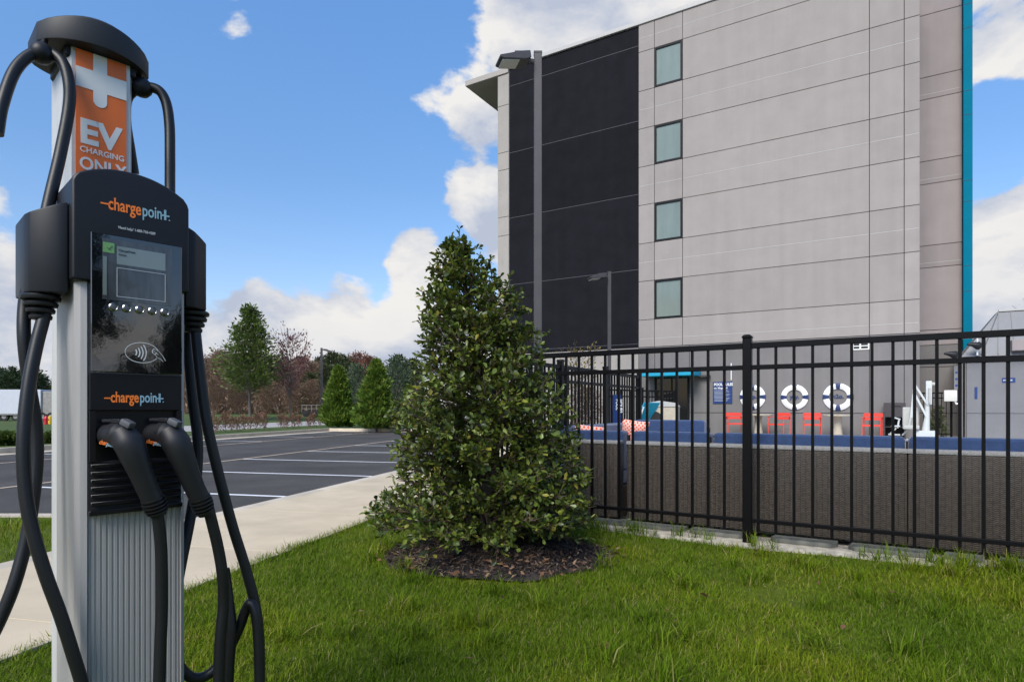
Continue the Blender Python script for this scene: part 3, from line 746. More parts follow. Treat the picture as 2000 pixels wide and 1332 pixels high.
# ---------------------------------------------------------------- things on the hotel wall
def on_wall(name, label, cat, x, y, z, group=None):
    p = BLD.world(x, y, z); return thing(name, label, cat, p, TH, group)
rs = on_wall('rules_sign', 'navy pool rules board with white writing on the grey hotel wall', 'sign', 3.14, -0.005, 1.555)
MB().box(-.335, .335, -.02, 0, -.39, .39).build('board', M_navy_s, rs, 0.004, 1)
text('lettering', 'POOL RULES', .135, M_white, rs, (-.30, -.022, .25), .86, .004)
text('lettering', 'no lifeguard', .09, M_white, rs, (-.30, -.022, .14), 1.1, .002)
for k in range(9):
    MB().box(-.29, [.2, .24, .12, .26, .22, .08, .25, .2, .16][k], -.0215, -.0195, .075 - k * .047, .088 - k * .047).build('print_line', M_gry_txt, rs)
for (x, z, R, body, lab) in ((4.16, 1.39, .425, 'flip.', 'life ring sign reading flip, above the red chair behind the fence post'),
                             (5.505, 1.37, .425, 'yay.', 'life ring sign reading yay, in the middle of three'),
                             (6.81, 1.37, .445, 'h2o.', 'life ring sign reading h2o, nearest the cabinet')):
    t = on_wall('life_ring_sign', lab, 'sign', x, -0.005, z, 'life ring signs on the pool wall')
    r1 = R * .60
    for q in range(8):
        navy = q % 2 == 0
        c0 = q // 2 * pi / 2; hw = radians(10.5)
        a0, a1 = (c0 - hw, c0 + hw) if navy else (c0 + hw + .004, c0 + pi / 2 - hw - .004)
        ro, ri = (R * 1.02, r1 * .97) if navy else (R, r1)
        n = 4 if navy else 14; m = MB(); vs = []
        for k in range(n + 1):
            an = a0 + (a1 - a0) * k / n
            for (rr, yy) in ((ri, 0), (ri, -.03), ((ri + ro) / 2, -.06), (ro, -.03), (ro, 0)): vs.append((rr * cos(an), yy - (.004 if navy else 0), rr * sin(an)))
        fs = [(k * 5 + i, k * 5 + i + 1, (k + 1) * 5 + i + 1, (k + 1) * 5 + i) for k in range(n) for i in range(4)]
        fs += [(0, 1, 2, 3, 4), tuple(n * 5 + i for i in (4, 3, 2, 1, 0))]
        m.add(vs, fs).build('band' if navy else 'ring_segment', M_navy if navy else M_white, t, smooth=True)
    text('lettering', body, .19, M_navy, t, (0, -.004, -.05), 1.0, .008, align='CENTER')
# ---------------------------------------------------------------- shed
SH = on_wall('pool_storage_building', 'small blue-grey store building with steep metal roof right of the hotel', 'building', 10.26, 0.44, 0)
MB().box(0, 5.2, 0.02, 2.1, 0, 2.55).build('wall', M_joint, SH)
for (x0, x1) in ((0, .96), (.96, 1.46), (2.42, 5.2)):
    for (z0, z1) in ((0, .84), (.84, 2.55)): MB().box(x0 + .006, x1 - .006, 0, .03, z0 + .006, z1 - .006).build('panel', M_shed, SH, 0.004, 1)
MB().box(-.03, .018, .03, 2.1, 0.01, 2.54).build('side_panel', M_wall_d, SH, 0.004, 1)
MB().box(1.47, 2.41, -.01, .03, .045, 2.1).build('door', M_door, SH, 0.004, 1)
MB().box(1.466, 2.414, 0, .03, 2.106, 2.545).build('panel', M_shed, SH, 0.004, 1)
MB().lathe([(.0, -.05), (.035, -.045), (.035, -.02), (.015, 0)], (1.56, -.01, 1.05), 12, 'y').build('door_knob', M_cream, SH, smooth=True)
rf = MB(); x0, x1, y0, y1 = -.14, 5.4, -.16, 2.25
rf.add([(x0, y0, 2.56), (x1, y0, 2.56), (x1, y1, 2.56), (x0, y1, 2.56), (x0 + 1.0, y0 + .8, 3.98), (x1 - 1.0, y0 + .8, 3.98), (x1 - 1.0, y1 - .8, 3.98), (x0 + 1.0, y1 - .8, 3.98)],
       [(0, 3, 2, 1), (4, 5, 6, 7), (0, 1, 5, 4), (1, 2, 6, 5), (2, 3, 7, 6), (3, 0, 4, 7)]); rfo = rf.build('roof', M_roof, SH)
MB().bar((x0 + 1.0, y0 + .78, 3.99), (x1 - 1.0, y0 + .78, 3.99), .07, .06).build('ridge_trim', M_coping, rfo)
for k in range(12):
    xx = .35 + k * .4; MB().bar((xx, y0 - .005, 2.6), (max(xx, x0 + 1.0), y0 + .79, 3.97), .02, .03).build('seam', M_roof, rfo)
MB().box(1.05, 1.62, -.32, .35, 2.68, 3.0).build('vent_hood', M_wall_r, SH, 0.01, 1)
MB().box(.86, 1.17, -.014, -.002, 1.76, 1.9).build('door_sign', M_navy_s, SH, 0.002, 1); text('lettering', 'STORAGE', .055, M_white, SH, (.885, -.016, 1.81), .9, .001)
MB().box(.20, .27, -.012, -.002, 1.28, 1.64).build('notice_strip', M_navy_s, SH, 0.002, 1)
for (x, z, lab) in ((.22, 2.87, 'black cone floodlight on white pipe at the store building corner'), (-.35, 2.62, 'small black floodlight left of the store building corner')):
    fl = on_wall('floodlight', lab, 'floodlight', 10.26 + x, 0.10, z, 'floodlights at the store building')
    MB().tube([(.09, .0, -.05), (.02, -.02, 0.0), (-.10, -.05, .03), (-.24, -.08, .045)], [.10, .12, .07, .03], 14).build('lamp_head', M_blk, fl, smooth=True)
    MB().tube([(.02, .07, -.28), (.02, .07, .42)] if x > 0 else [(.02, .07, -.12), (.30, .3, -.2)], .025, 8).build('pole', M_white, fl)
eb = on_wall('equipment_box', 'cream electrical box on the dark post beside the store building', 'box', 9.86, .28, 1.35)
MB().box(-.18, .15, -.12, .1, -.14, .2).build('case', M_cream, eb, 0.015, 2); MB().tube([(.1, -.05, -.14), (.13, -.05, -.22), (.22, -.05, -.2)], .03, 8).build('outlet', M_white, eb); MB().box(.08, .2, .0, .05, .22, .95).build('notice_board', M_shed, eb); 
for k in range(3): MB().lathe([(0, -.004), (.035, -.004), (.035, 0)], (.14, 0, .34 + k * .2), 12, 'y').build('dot_mark', M_navy_s, eb)
MB().box(.2, .3, .05, .2, -1.3, 1.2).build('post', M_wall_d, eb)

# ---------------------------------------------------------------- pool furniture by the wall
DECK = 0.045
def bp(x, y, z=DECK): return BLD.world(x, y, z)
ch = thing('armchair', 'coral red metal armchair left of the first pedestal table', 'chair', bp(3.75, -1.0), TH + .35, 'red chairs by the pool wall')
for sx in (-1, 1):
    for (y, zt) in ((-.24, .66), (.24, .80)): MB().tube([(sx * .25, y, 0), (sx * .25, y * 1.0, zt)], .013, 8).build('leg', M_red, ch)
    MB().box(sx * .25 - .025, sx * .25 + .025, -.26, .25, .655, .675).build('armrest', M_red, ch, .004, 1)
for k in range(6): MB().box(-.24, .24, -.25 + k * .083, -.185 + k * .083, .43, .445).build('seat_slat', M_red, ch, .003, 1)
MB().box(-.25, .25, -.255, -.235, .40, .43).build('seat_rail', M_red, ch)
for (z0, z1) in ((.58, .67), (.69, .80)): MB().box(-.26, .26, .235, .26, z0, z1).build('back_slat', M_red, ch, .004, 1)
for (x, r, lab) in ((5.15, -.3, 'coral red metal armchair under the yay ring'), (6.13, .12, 'coral red metal armchair left of the h2o table'), (7.79, -.1, 'coral red metal armchair beside the dark cabinet')):
    dup(ch, bp(x, -1.0), TH + r, lab)
tb = thing('pedestal_table', 'round cast stone pedestal table half behind the fence post', 'table', bp(4.5, -.95), TH, 'pedestal tables by the pool wall')
MB().lathe([(.05, .70), (.42, .705), (.43, .72), (.43, .745), (.41, .755)], n=32).build('tabletop', M_stone, tb, smooth=True)
MB().lathe([(.145, .06), (.12, .3), (.105, .55), (.13, .70)], n=20).build('pedestal', M_stone, tb, smooth=True)
MB().lathe([(.26, 0), (.27, .02), (.25, .05), (.16, .06)], n=24).build('base', M_stone, tb, smooth=True)
dup(tb, bp(6.85, -.95), TH, 'round cast stone pedestal table under the h2o ring')
cb = thing('towel_cabinet', 'dark brown towel cabinet with slot, behind the pool lift', 'cabinet', bp(8.38, -.3), TH)
MB().box(-.29, -.25, -.25, .2, 0, 1.12).build('side_panel', M_brown, cb); MB().box(.25, .29, -.25, .2, 0, 1.12).build('side_panel', M_brown, cb)
MB().box(-.25, .25, -.25, .2, 1.08, 1.12).build('top', M_brown, cb); MB().box(-.25, .25, -.24, .19, 0, .05).build('base', M_brown, cb)
MB().box(-.249, .249, -.245, -.22, .68, 1.075).build('front_panel', M_brown, cb); MB().box(-.05, .16, -.25, -.244, .99, 1.03).build('slot', M_dark, cb)
MB().box(-.25, .25, .15, .19, .05, .68).build('back_panel', M_dark, cb); MB().box(-.25, .25, -.22, .15, .36, .38).build('shelf', M_brown, cb)
# pool lift (in a plane 2.2 m before the wall)
LY = -2.2
def lp(px, py, dy=0.0): v = BLD.p3(px, py, LY + dy); return v
lo = lp(1808, 851); LF = thing('pool_lift', 'white pool lift with hoist mast and sling seat at the pool edge', 'pool lift', BLD.world(lo.x, LY, 0), TH)
def ll(px, py, dy=0.0): v = BLD.p3(px, py, LY + dy); return (v.x - lo.x, dy, v.z)
b0, b1 = ll(1786, 851), ll(1829, 842)
MB().box(b0[0], b1[0], -.2, .25, DECK, b1[2] + .01).build('base', M_lift, LF, .015, 2)
MB().tube([ll(1808, 842), ll(1811, 812), ll(1811, 780)], [.10, .06, .05], 12).build('column', M_lift, LF, smooth=True)
MB().box(ll(1808, 0)[0], ll(1820, 0)[0], -.09, .09, ll(1814, 790)[2], ll(1814, 744)[2]).build('mast', M_lift, LF, .02, 2)
MB().tube([ll(1818, 750), ll(1830, 750)], .05, 10).build('motor', M_liftc, LF)
MB().tube([ll(1815, 758, -.1), ll(1815, 787, -.1)], .028, 10).build('actuator', M_liftc, LF)
for d in (-.05, .05):
    MB().bar(ll(1786, 750, d), ll(1813, 792, d), .035, .05).build('arm', M_lift, LF)
    MB().bar(ll(1784, 764, d), ll(1812, 818, d), .035, .05).build('arm', M_lift, LF)
MB().bar(ll(1786, 749), ll(1780, 815), .06).build('hanger', M_lift, LF)
MB().bar(ll(1780, 810), ll(1774, 838), .05).build('seat_frame', M_liftc, LF); MB().bar(ll(1774, 838, .0), ll(1762, 850), .04).build('seat_frame', M_liftc, LF)
s0, s1 = ll(1763, 838), ll(1795, 795)
MB().box(s0[0], s1[0], .12, .2, s0[2], s1[2]).build('backrest', M_liftc, LF, .05, 3)
MB().box(s0[0], s1[0], -.3, .16, s0[2] + .01, s0[2] + .12).build('seat', M_liftc, LF, .03, 2)
MB().bar(ll(1742, 814, -.3), ll(1758, 819, -.2), .035).build('armrest', M_lift, LF); MB().bar(ll(1756, 819, -.2), ll(1753, 836, -.2), .04).build('armrest_post', M_lift, LF)
MB().bar(ll(1741, 832, -.3), ll(1757, 832, -.2), .04).build('armrest', M_lift, LF)
MB().bar(ll(1750, 836, -.25), ll(1738, 848, -.3), .035).build('leg_rest', M_liftc, LF); MB().bar(ll(1735, 848, -.3), ll(1758, 849, -.3), .05, .04).build('foot_plate', M_liftc, LF)
tw = MB().box(-.42, .42, -.14, .14, 0, .05)
tw = tw.build('pool_towel', M_teal_b, None, .02, 2, loc=BLD.world(lo.x + .1, LY - .5, DECK), rot=(0, 0, TH)); tag(tw, 'turquoise towel lying on the deck under the pool lift', 'towel')

# ================================================================== FENCES
def fence(name, label, x0, x1, posts, frame_loc, rz, h=1.479, picket_h0=0.09, step=0.1198, first=0.0, gap=False):
    f = thing(name, label, 'fence', frame_loc, rz, None)
    pk = MB().box(-.0095, .0095, -.0095, .0095, picket_h0, h - .042).build('picket', M_fence, f); pk.location.x = first
    me = pk.data; k = 1; pos = []
    x = first - step
    while x > x0 + .03: pos.append(x); x -= step
    x = first + step
    while x < x1 - .03: pos.append(x); x += step
    for x in pos:
        if min(abs(x - p) for p in posts) < .045: continue
        o = bpy.data.objects.new('picket', me); COL.objects.link(o); o.parent = f; o.location = (x, 0, 0)
    for (z0, z1) in ((h - .042, h), (h - .197, h - .163), (.160, .188)):
        MB().box(x0, x1, -.018, .018, z0, z1).build('rail', M_fence, f, .003, 1)
    for p in posts:
        po = MB().box(p - .031, p + .031, -.031, .031, -.1, 1.515).build('post', M_fence, f, .004, 1)
        MB().prism([(p - .036, 1.515), (p + .036, 1.515), (p + .036, 1.527), (p + .02, 1.54), (p - .02, 1.54), (p - .036, 1.527)], -.036, .036).build('post_cap', M_fence, po, .004, 1)
    return f
xcorner = -2.21
fence('pool_fence', 'black metal picket fence along the grass in front of the wicker sofas', xcorner, 2.6, [xcorner, 0.0, 2.2], (FEN.P.x, FEN.P.y, 0), TH, first=0.075)
pc = FEN.world(xcorner, 0)
fence('side_fence', 'black metal picket fence receding behind the holly towards the hotel', 0.04, 3.95, [1.35, 2.66, 3.95], (pc.x, pc.y, 0), TH + pi / 2, first=.12, step=.095)
p1 = Vector((2.3, 15.3, 0)); p2 = Vector((4.55, 17.0, 0)); dv = p2 - Vector((p1.x, p1.y, 0))
fence('far_side_fence', 'black picket fence far along the pool towards the turquoise canopy', 0.05, dv.length, [.05, 1.4, dv.length], (p1.x, p1.y, 0), atan2(dv.y, dv.x), first=.12)
q0 = BLD.world(-0.6, -5.6); q0 = p2; q1 = BLD.world(1.95, -3.2); dv = Vector((q1.x, q1.y, 0)) - q0
fence('entrance_gate_fence', 'short black picket gate in front of the dark entrance door', 0.05, dv.length, [dv.length], (q0.x, q0.y, 0), atan2(dv.y, dv.x), first=.1)
g0 = BLD.world(9.0, 0.9); fence('rear_gate', 'black picket gate between the hotel and the store building', 0, .95, [.92], (g0.x, g0.y, 0), TH, h=1.5, first=.07)
sg = thing('gate_sign', 'narrow navy sign with white vertical letters on the side fence', 'sign', (1.40, 8.22, .72), 0.1)
MB().box(-.06, .06, -.01, 0, 0, .46).build('board', M_navy_s, sg); text('lettering', 'POOL', .055, M_white, sg, (-.012, -.012, .40), 1.0, .002, rot=(pi / 2, pi / 2, 0)); text('lettering', 'HOURS', .055, M_white, sg, (.036, -.012, .40), 1.0, .002, rot=(pi / 2, pi / 2, 0))

# ================================================================== SOFAS
def sofa(x0, x1, y0, label, depth=.82, frame=FEN, rz=TH, back_h=.69, cush=.80, seats=1, arms=False):
    w = x1 - x0; p = frame.world((x0 + x1) / 2, y0, 0)
    s = thing('wicker_sofa', label, 'sofa', (p.x, p.y, 0.03), rz, 'wicker sofas with blue cushions')
    MB().box(-w / 2, w / 2, 0, .09, 0.03, back_h - .03).build('back_panel', M_wicker, s, .012, 2)
    MB().box(-w / 2, w / 2, .091, depth, .03, .30).build('seat_base', M_wicker, s, .012, 2)
    MB().box(-w / 2 - .004, w / 2 + .004, -.006, .096, back_h - .030, back_h).build('top_trim', M_ptrim, s, .008, 2)
    for sx in (-1, 1):
        MB().box(sx * (w / 2 - .05) - .02, sx * (w / 2 - .05) + .02, .03, .07, -.03, .03).build('foot', M_dark, s)
        MB().box(sx * (w / 2 - .05) - .02, sx * (w / 2 - .05) + .02, depth - .08, depth - .04, -.03, .03).build('foot', M_dark, s)
    MB().box(-w / 2 - .012, -w / 2 + .002, .035, .085, .05, .74).build('gap_shade_strip', M_dark, s)  # dark strip added so the gap between sofas looks shaded
    cw = w / seats
    for k in range(seats):
        c0 = -w / 2 + k * cw
        MB().box(c0 + .008, c0 + cw - .008, .10, .26, .42, cush - .03).build('back_cushion', M_blue, s, .035, 3)
        MB().box(c0 + .006, c0 + cw - .006, .10, depth - .01, .302, .43).build('seat_cushion', M_blue, s, .03, 3)
    return s
sofa(-1.62, -1.075, .20, 'short wicker sofa section behind the fence, beside the holly', seats=1)
sofa(-1.01, -.335, .20, 'wicker sofa section behind the fence, left of the tall post', seats=1)
sofa(-.327, 1.00, .20, 'long wicker sofa section behind the fence post, below the red chairs', seats=1)
sofa(1.004, 2.5, .20, 'wicker sofa section at the right picture edge behind the fence', seats=1)
RX0, RX1 = FEN.loc(1248, 830, 2.55)[0], FEN.loc(1384, 830, 2.55)[0]
pm = FEN.world((RX0 + RX1) / 2, 2.62, 0)
r_s = sofa(-.5 * (RX1 - RX0), .5 * (RX1 - RX0), 0, 'rear wicker sofa with tall blue back, facing the fence', frame=Frame(pm.x, pm.y, TH + pi), rz=TH + pi, back_h=.72, cush=.86)
pm = FEN.world(xcorner + .16, 1.55, 0)
sofa(-.95, .95, 0, 'wicker sofa along the side fence with coral pillows', frame=Frame(pm.x, pm.y, TH - pi / 2), rz=TH - pi / 2, cush=.82)
def pillow(px, py, y, rot, label, tilt=.35):
    v = FEN.p3(px, py, y); p = FEN.world(v.x, y, v.z); n = 10; vs = []; fs = []
    for sgn in (-1, 1):
        for j in range(n + 1):
            for i in range(n + 1):
                a, b = i / n * 2 - 1, j / n * 2 - 1
                k = (1 - a ** 4) * (1 - b ** 4); pin = 1 - .07 * (1 - abs(a)) * 0
                vs.append((.155 * a * (1 - .06 * (1 - b * b)), sgn * .06 * k ** .6, .155 * b * (1 - .06 * (1 - a * a))))
    m_ = (n + 1) ** 2
    for sft in (0, m_):
        for j in range(n):
            for i in range(n):
                k = sft + j * (n + 1) + i; fs.append((k, k + 1, k + n + 2, k + n + 1))
    o = MB().add(vs, fs).build('throw_pillow', M_pillow, None, 0, smooth=True, loc=p, rot=(tilt, .12, TH + rot), split=80)
    return tag(o, label, 'pillow', 'coral lattice pillows')
pillow(1240, 845, 2.0, .25, 'coral lattice pillow leaning against the rear blue sofa')
pillow(1148, 858, .95, .6, 'coral lattice pillow beside the holly, its corner peeping up')
# hooded stone fire table / bin and turquoise lounge chair further in
hb = thing('hooded_bin', 'pale grey hooded bin with a dark arched opening', 'bin', BLD.world(BLD.loc(1291, 825, -8.0)[0], -8.0, DECK), TH + .2)
prof = [(-.42, 0), (.42, 0), (.42, .98), (.36, 1.04), (.0, 1.10), (-.34, 1.03), (-.42, .90)]
MB().prism(prof, -.35, .35).build('body', M_stone, hb, .02, 2)
ap = [(-.3, .45), (.06, .45)] + [(.06 - .18 + .18 * cos(t), .72 + .16 * sin(t)) for t in np.linspace(0, pi, 9)]
MB().prism(ap, -.362, -.30).build('opening', M_dark, hb)
MB().prism([(-.44, .98), (.44, .98), (.36, 1.08), (0, 1.13), (-.36, 1.07)], -.37, .37).build('lid', M_coping, hb, .01, 1)
lc = thing('lounge_chair', 'turquoise sling lounge chair with raised back near the hooded bin', 'lounge chair', BLD.world(BLD.loc(1244, 825, -8.3)[0], -8.3, DECK), TH - .5)
for y in (-.28, .28): MB().tube(smooth_path([(-.1, y, .0), (-.05, y, .4), (.25, y, .42), (.55, y, .98)], 4), .018, 8).build('side_frame', M_white, lc); MB().tube([(.35, y, 0), (.27, y, .42)], .018, 8).build('leg', M_white, lc)
MB().prism([(-.3, .40), (.22, .40), (.56, 1.08), (.52, 1.09), (.2, .43), (-.3, .43)], -.26, .26).build('sling', M_teal_b, lc)

# ================================================================== LAMP POSTS
def lamp(X, Y, z0, ztop, w, head_dir, label, hl=.62):
    t = thing('lamp_post', label, 'lamp post', (X, Y, z0), 0, 'parking lot lamp posts')
    h = ztop - z0
    MB().box(-w / 2, w / 2, -w / 2, w / 2, -.2, h).build('pole', M_pole, t, .006, 1)
    MB().box(-w / 2 - .006, w / 2 + .006, -w / 2 - .006, w / 2 + .006, h, h + .03).build('pole_cap', M_pole, t)
    d = Vector((cos(head_dir), sin(head_dir), 0)); n = Vector((-d.y, d.x, 0))
    MB().bar(d * (w / 2) + Vector((0, 0, h - .16)), d * (w / 2 + .2) + Vector((0, 0, h - .14)), .07, .07).build('arm', M_pole, t)
    hd = bpy.data.objects.new('lamp_head', None)
    R = Matrix.Rotation(head_dir, 4, 'Z') @ Matrix.Rotation(radians(9), 4, 'Y') @ Matrix.Rotation(radians(0), 4, 'X')
    prof = [(0, -.03), (.10, -.06), (hl - .06, -.045), (hl, -.02), (hl, .02), (hl - .2, .05), (.2, .09), (0, .10)]
    mb = MB().prism(prof, -hl * .31, hl * .31)
    ho = mb.build('lamp_head', M_pole, t, .008, 1)
    ho.matrix_local = Matrix.Translation(d * (w / 2 + .12) + Vector((0, 0, h - .15))) @ R
    MB().box(hl * .38, hl * .93, -hl * .25, hl * .25, -.075, -.05).build('lens', M_lens, ho)
    for k in range(5): MB().box(.1, .3, -hl * .25 + k * hl * .115, -hl * .25 + k * hl * .115 + .02, .06, .11).build('cooling_fin', M_pole, ho)
    return t
lamp(50.5 / 1200 * 12, 12, 0, 7.9, .15, radians(196), 'tall lamp post rising in front of the charcoal hotel bay')
lamp(190 / 1200 * 22, 22, 0, 5.85, .12, radians(196), 'thin lamp post close to the charcoal wall above the fence')
LX, LYY = -372 / 1200 * 55, 55; lamp(LX, LYY, zat(LX, LYY), 6.35, .16, radians(0), 'distant dark lamp post by the woodland edge', 0.75)

# ================================================================== EV CHARGING STATION
C = thing('ev_charging_station', 'aluminium ev charging station with orange sign and two plugs', 'charging station', (CHG.P.x, CHG.P.y, 0), CHG.a)
def cl(px, py, y=0.0): v = CHG.p3(px, py, y); return v
def flutes(x0, x1, y, n, d, flip=1):
    out = []; w = (x1 - x0) / n
    for k in range(n):
        a = x0 + k * w; out += [(a + w * .12, y), (a + w * .3, y + d), (a + w * .5, y + d), (a + w * .62, y)]
    return out
# front body: fluted profile extruded up
pf = [(-.021, .16), (-.021, .045), (-.018, .016), (-.010, .004), (0.0, .0), (.001, .006)] + flutes(.002, .168, .004, 17, .0022) + [(.169, .006), (.170, .0), (.177, .004), (.180, .016), (.180, .16)]
MB().prism(pf, -.05, 1.262, 'z').build('front_column', M_alu_d, C, smooth=True, split=25)
# main extrusion behind, running up to the cap
pe = [(.005, .37)] + [(.005 + (.0018 if k % 2 else 0), .36 - k * .006) for k in range(24)] + [(.005, .21), (.012, .198), (.124, .198), (.130, .21), (.130, .37)]
MB().prism(pe, -.05, 1.80, 'z').build('mast', M_alu, C, smooth=True, split=25)
# sign on the mast
sx0, sx1 = .019, .116; sz1 = 1.79; sz0 = 1.46; YS = .194
MB().box(sx0, sx1, YS, .1985, sz0, sz1).build('sign_panel', M_orange, C)
plus = MB(); cxp = cl(196, 0 + 200, YS).x
zb0, zb1 = cl(190, 180, YS).z, cl(190, 142, YS).z
v0, v1 = cl(182, 200, YS).x, cl(209, 200, YS).x
zc = cl(196, 200, YS).z; r = (v1 - v0) / 2
poly = [(v0, sz1)] + [((v0 + v1) / 2 - r * cos(t), zc - r * sin(t)) for t in np.linspace(0, pi, 12)] + [(v1, sz1)]
SPN = [o for o in C.children if o.name.startswith('sign_panel')][0]
plus.prism(poly, YS - .0012, YS - .0002).build('plus_mark', M_white_pr, SPN)
MB().box(sx0, v0 - .0001, YS - .0012, YS - .0002, zb0, zb1).build('plus_mark', M_white_pr, SPN); MB().box(v1 + .0001, sx1, YS - .0012, YS - .0002, zb0, zb1).build('plus_mark', M_white_pr, SPN)
z_ev = cl(160, 277, YS).z; z_evt = cl(160, 230, YS).z
text('lettering', 'EV', (z_evt - z_ev) * 1.38, M_white_pr, SPN, (sx0 + .006, YS - .0004, z_ev), .98, .0028, .0004)
text('lettering', 'CHARGING', .0175, M_white_pr, SPN, (sx0 + .007, YS - .0004, cl(160, 296, YS).z), .94, .0003, .0004)
text('lettering', 'ONLY', .038, M_white_pr, SPN, (sx0 + .006, YS - .0004, cl(160, 329, YS).z), .88, .0008, .0004)
# cap: lens-shaped hood
def lens_plan(cx, cy, hw, hd, n=15):
    fr = [(cx - hw + 2 * hw * k / n, cy - hd * (1 - (2 * k / n - 1) ** 2) ** .75 * .55 - hd * .45) for k in range(n + 1)]
    bk = [(cx + hw - 2 * hw * k / n, cy + hd * (1 - (2 * k / n - 1) ** 2) ** .75 * .55 + hd * .45) for k in range(n + 1)]
    return fr + bk
capx, capy, hw, hd = .062, .275, .108, .118
fr = lens_plan(capx, capy, hw, hd)
cap = MB(); n = len(fr)
def arch(x): return 1 - ((x - capx) / hw) ** 2
vs = [(x, y, 1.790 + .004 * arch(x)) for x, y in fr] + [(x, y, 1.830 + .020 * arch(x)) for x, y in fr] + [(capx + (x - capx) * .9, capy + (y - capy) * .9, 1.834 + .024 * arch(x)) for x, y in fr]
cap.add(vs, [tuple(range(n)), tuple(range(3 * n - 1, 2 * n - 1, -1))] + [(k * n + i, k * n + (i + 1) % n, (k + 1) * n + (i + 1) % n, (k + 1) * n + i) for k in (0, 1) for i in range(n)])
cap.build('cap', M_cap, C, .004, 2, smooth=True, split=50)
MB().box(.0, .138, .20, .36, 1.770, 1.80).build('cap_neck', M_blk, C, .004, 1)
# head shell: arched black housing
def head_top(x): return 1.478 - .030 * abs((x - .072) / .1) ** 2.2
hx0, hx1 = -.026, .183
xs = [hx0 + (hx1 - hx0) * k / 20 for k in range(21)]
prof = [(hx0, 1.247), (hx1, 1.247)] + [(hx1, head_top(hx1) - .012), (hx1 - .003, head_top(hx1) - .003)] + [(x, head_top(x)) for x in reversed(xs[1:-1])] + [(hx0 + .003, head_top(hx0) - .003), (hx0, head_top(hx0) - .012)]
MB().prism(prof, -.011, .195).build('head_shell', M_blk, C, .007, 3)
# lower sides of the black front: gloss panel and connector bay
MB().box(.003, .167, -.016, -.0115, 1.071, 1.343).build('screen_glass', M_gloss, C, .0015, 1)
SG = [o for o in C.children if o.name.startswith('screen_glass')][0]
MB().box(.022, .146, -.0172, -.0162, 1.214, 1.334).build('display', M_lcd, SG)
yd = -.0178
MB().box(.0225, .029, yd, -.0174, 1.222, 1.298).build('display_bar', M_lcd_w, SG)
MB().box(.0225, .042, yd, -.0174, 1.306, 1.326).build('display_icon', M_lcd_g, SG)
ck = MB().bar((.030, yd - .0003, 1.316), (.0325, yd - .0003, 1.3125), .0016, .0004); ck.bar((.0325, yd - .0003, 1.3125), (.038, yd - .0003, 1.321), .0016, .0004); ck.build('check_mark', M_blk, SG)
MB().box(.046, .134, yd, -.0174, 1.286, 1.322).build('display_card', M_lcd_w, SG)
text('lettering', 'ChargePoint', .0065, M_blk, SG, (.049, yd - .0003, 1.312), .9, 0, .0002); text('lettering', 'Station', .0055, M_blk, SG, (.049, yd - .0003, 1.304), .9, 0, .0002)
fr_ = MB()
for (a, b, c, d) in ((.046, .134, 1.2785, 1.2795), (.046, .134, 1.2215, 1.2225), (.046, .047, 1.2225, 1.2785), (.133, .134, 1.2225, 1.2785)): fr_.box(a, b, yd, -.0174, c, d)
fr_.build('display_frame', M_gry_txt, SG)
for k in range(5):
    x = .040 + k * .0232
    MB().lathe([(0, -.0045), (.0050, -.0030), (.0066, -.0042), (.0082, -.0025), (.0085, 0)], (x, -.0165, 1.200), 20, 'y').build('menu_button', M_chrome, SG, smooth=True)
    MB().lathe([(0, -.0050), (.0046, -.0046), (.0048, -.002)], (x, -.0165, 1.200), 16, 'y').build('button_face', M_btn, SG, smooth=True)
# contactless mark
nf = MB(); cxn, czn = .091, 1.113
def arc(mb, cx_, cz, rx, rz_, a0, a1, w, n=28, y=-.0168):
    vs = []
    for k in range(n + 1):
        t = a0 + (a1 - a0) * k / n
        for q in (1, -1): vs.append((cx_ + (rx + q * w / 2) * cos(t), y, cz + (rz_ + q * w / 2) * sin(t)))
    mb.add(vs, [(2 * k, 2 * k + 1, 2 * k + 3, 2 * k + 2) for k in range(n)])
arc(nf, cxn, czn, .0305, .0205, 0.25, 2 * pi - .5, .0011, 48)
for k in range(4): arc(nf, cxn - .020, czn, .010 + k * .0058, .010 + k * .0058, -.62, .62, .0024 - .0002 * k, 12)
hand = [(.1105, 1.121), (.1215, 1.116), (.1330, 1.1035), (.1290, 1.096)]
def stroke(mb, pts, w=.0013):
    for p, q in zip(pts[:-1], pts[1:]): mb.bar((p[0], -.0168, p[1]), (q[0], -.0168, q[1]), w, .0006)
stroke(nf, [(.1345, 1.0985), (.1290, 1.1085), (.1215, 1.1180), (.1125, 1.1225), (.1095, 1.1185), (.1105, 1.1135)]); stroke(nf, [(.1300, 1.0965), (.1255, 1.1015), (.1190, 1.1045), (.1150, 1.1105), (.1105, 1.1135)])
stroke(nf, [(.1115, 1.1185), (.1205, 1.1105)]); stroke(nf, [(.1135, 1.1095), (.1185, 1.1150)])
nf.build('contactless_mark', M_white_pr, SG)
# connector bay (satin black) with louvres below
MB().box(.002, .168, -.0105, .003, .995, 1.0705).build('logo_panel', M_satin, C, .0015, 1)
bay = MB(); bay.box(.002, .168, .003, .006, .895, .9945); bay.box(.002, .012, -.0105, .003, .895, .9945); bay.box(.158, .168, -.0105, .003, .895, .9945)
bay.build('connector_bay', M_satin, C)
MB().box(.002, .168, -.002, .004, .795, .8945).build('louvre_back', M_dark, C)
for k in range(6):
    z = .808 + k * .0148
    MB().prism([(-.0115, z), (-.002, z + .006), (-.002, z + .0095), (-.0115, z + .0085)], .004, .166, 'x').build('louvre', M_satin, C, .0012, 1)
MB().box(.001, .169, -.0135, .003, .790, .7995).build('bay_sill', M_satin, C, .0015, 1)
MB().box(.004, .166, -.0125, -.0108, 1.0685, 1.0698).build('bay_seam', M_btn, C)
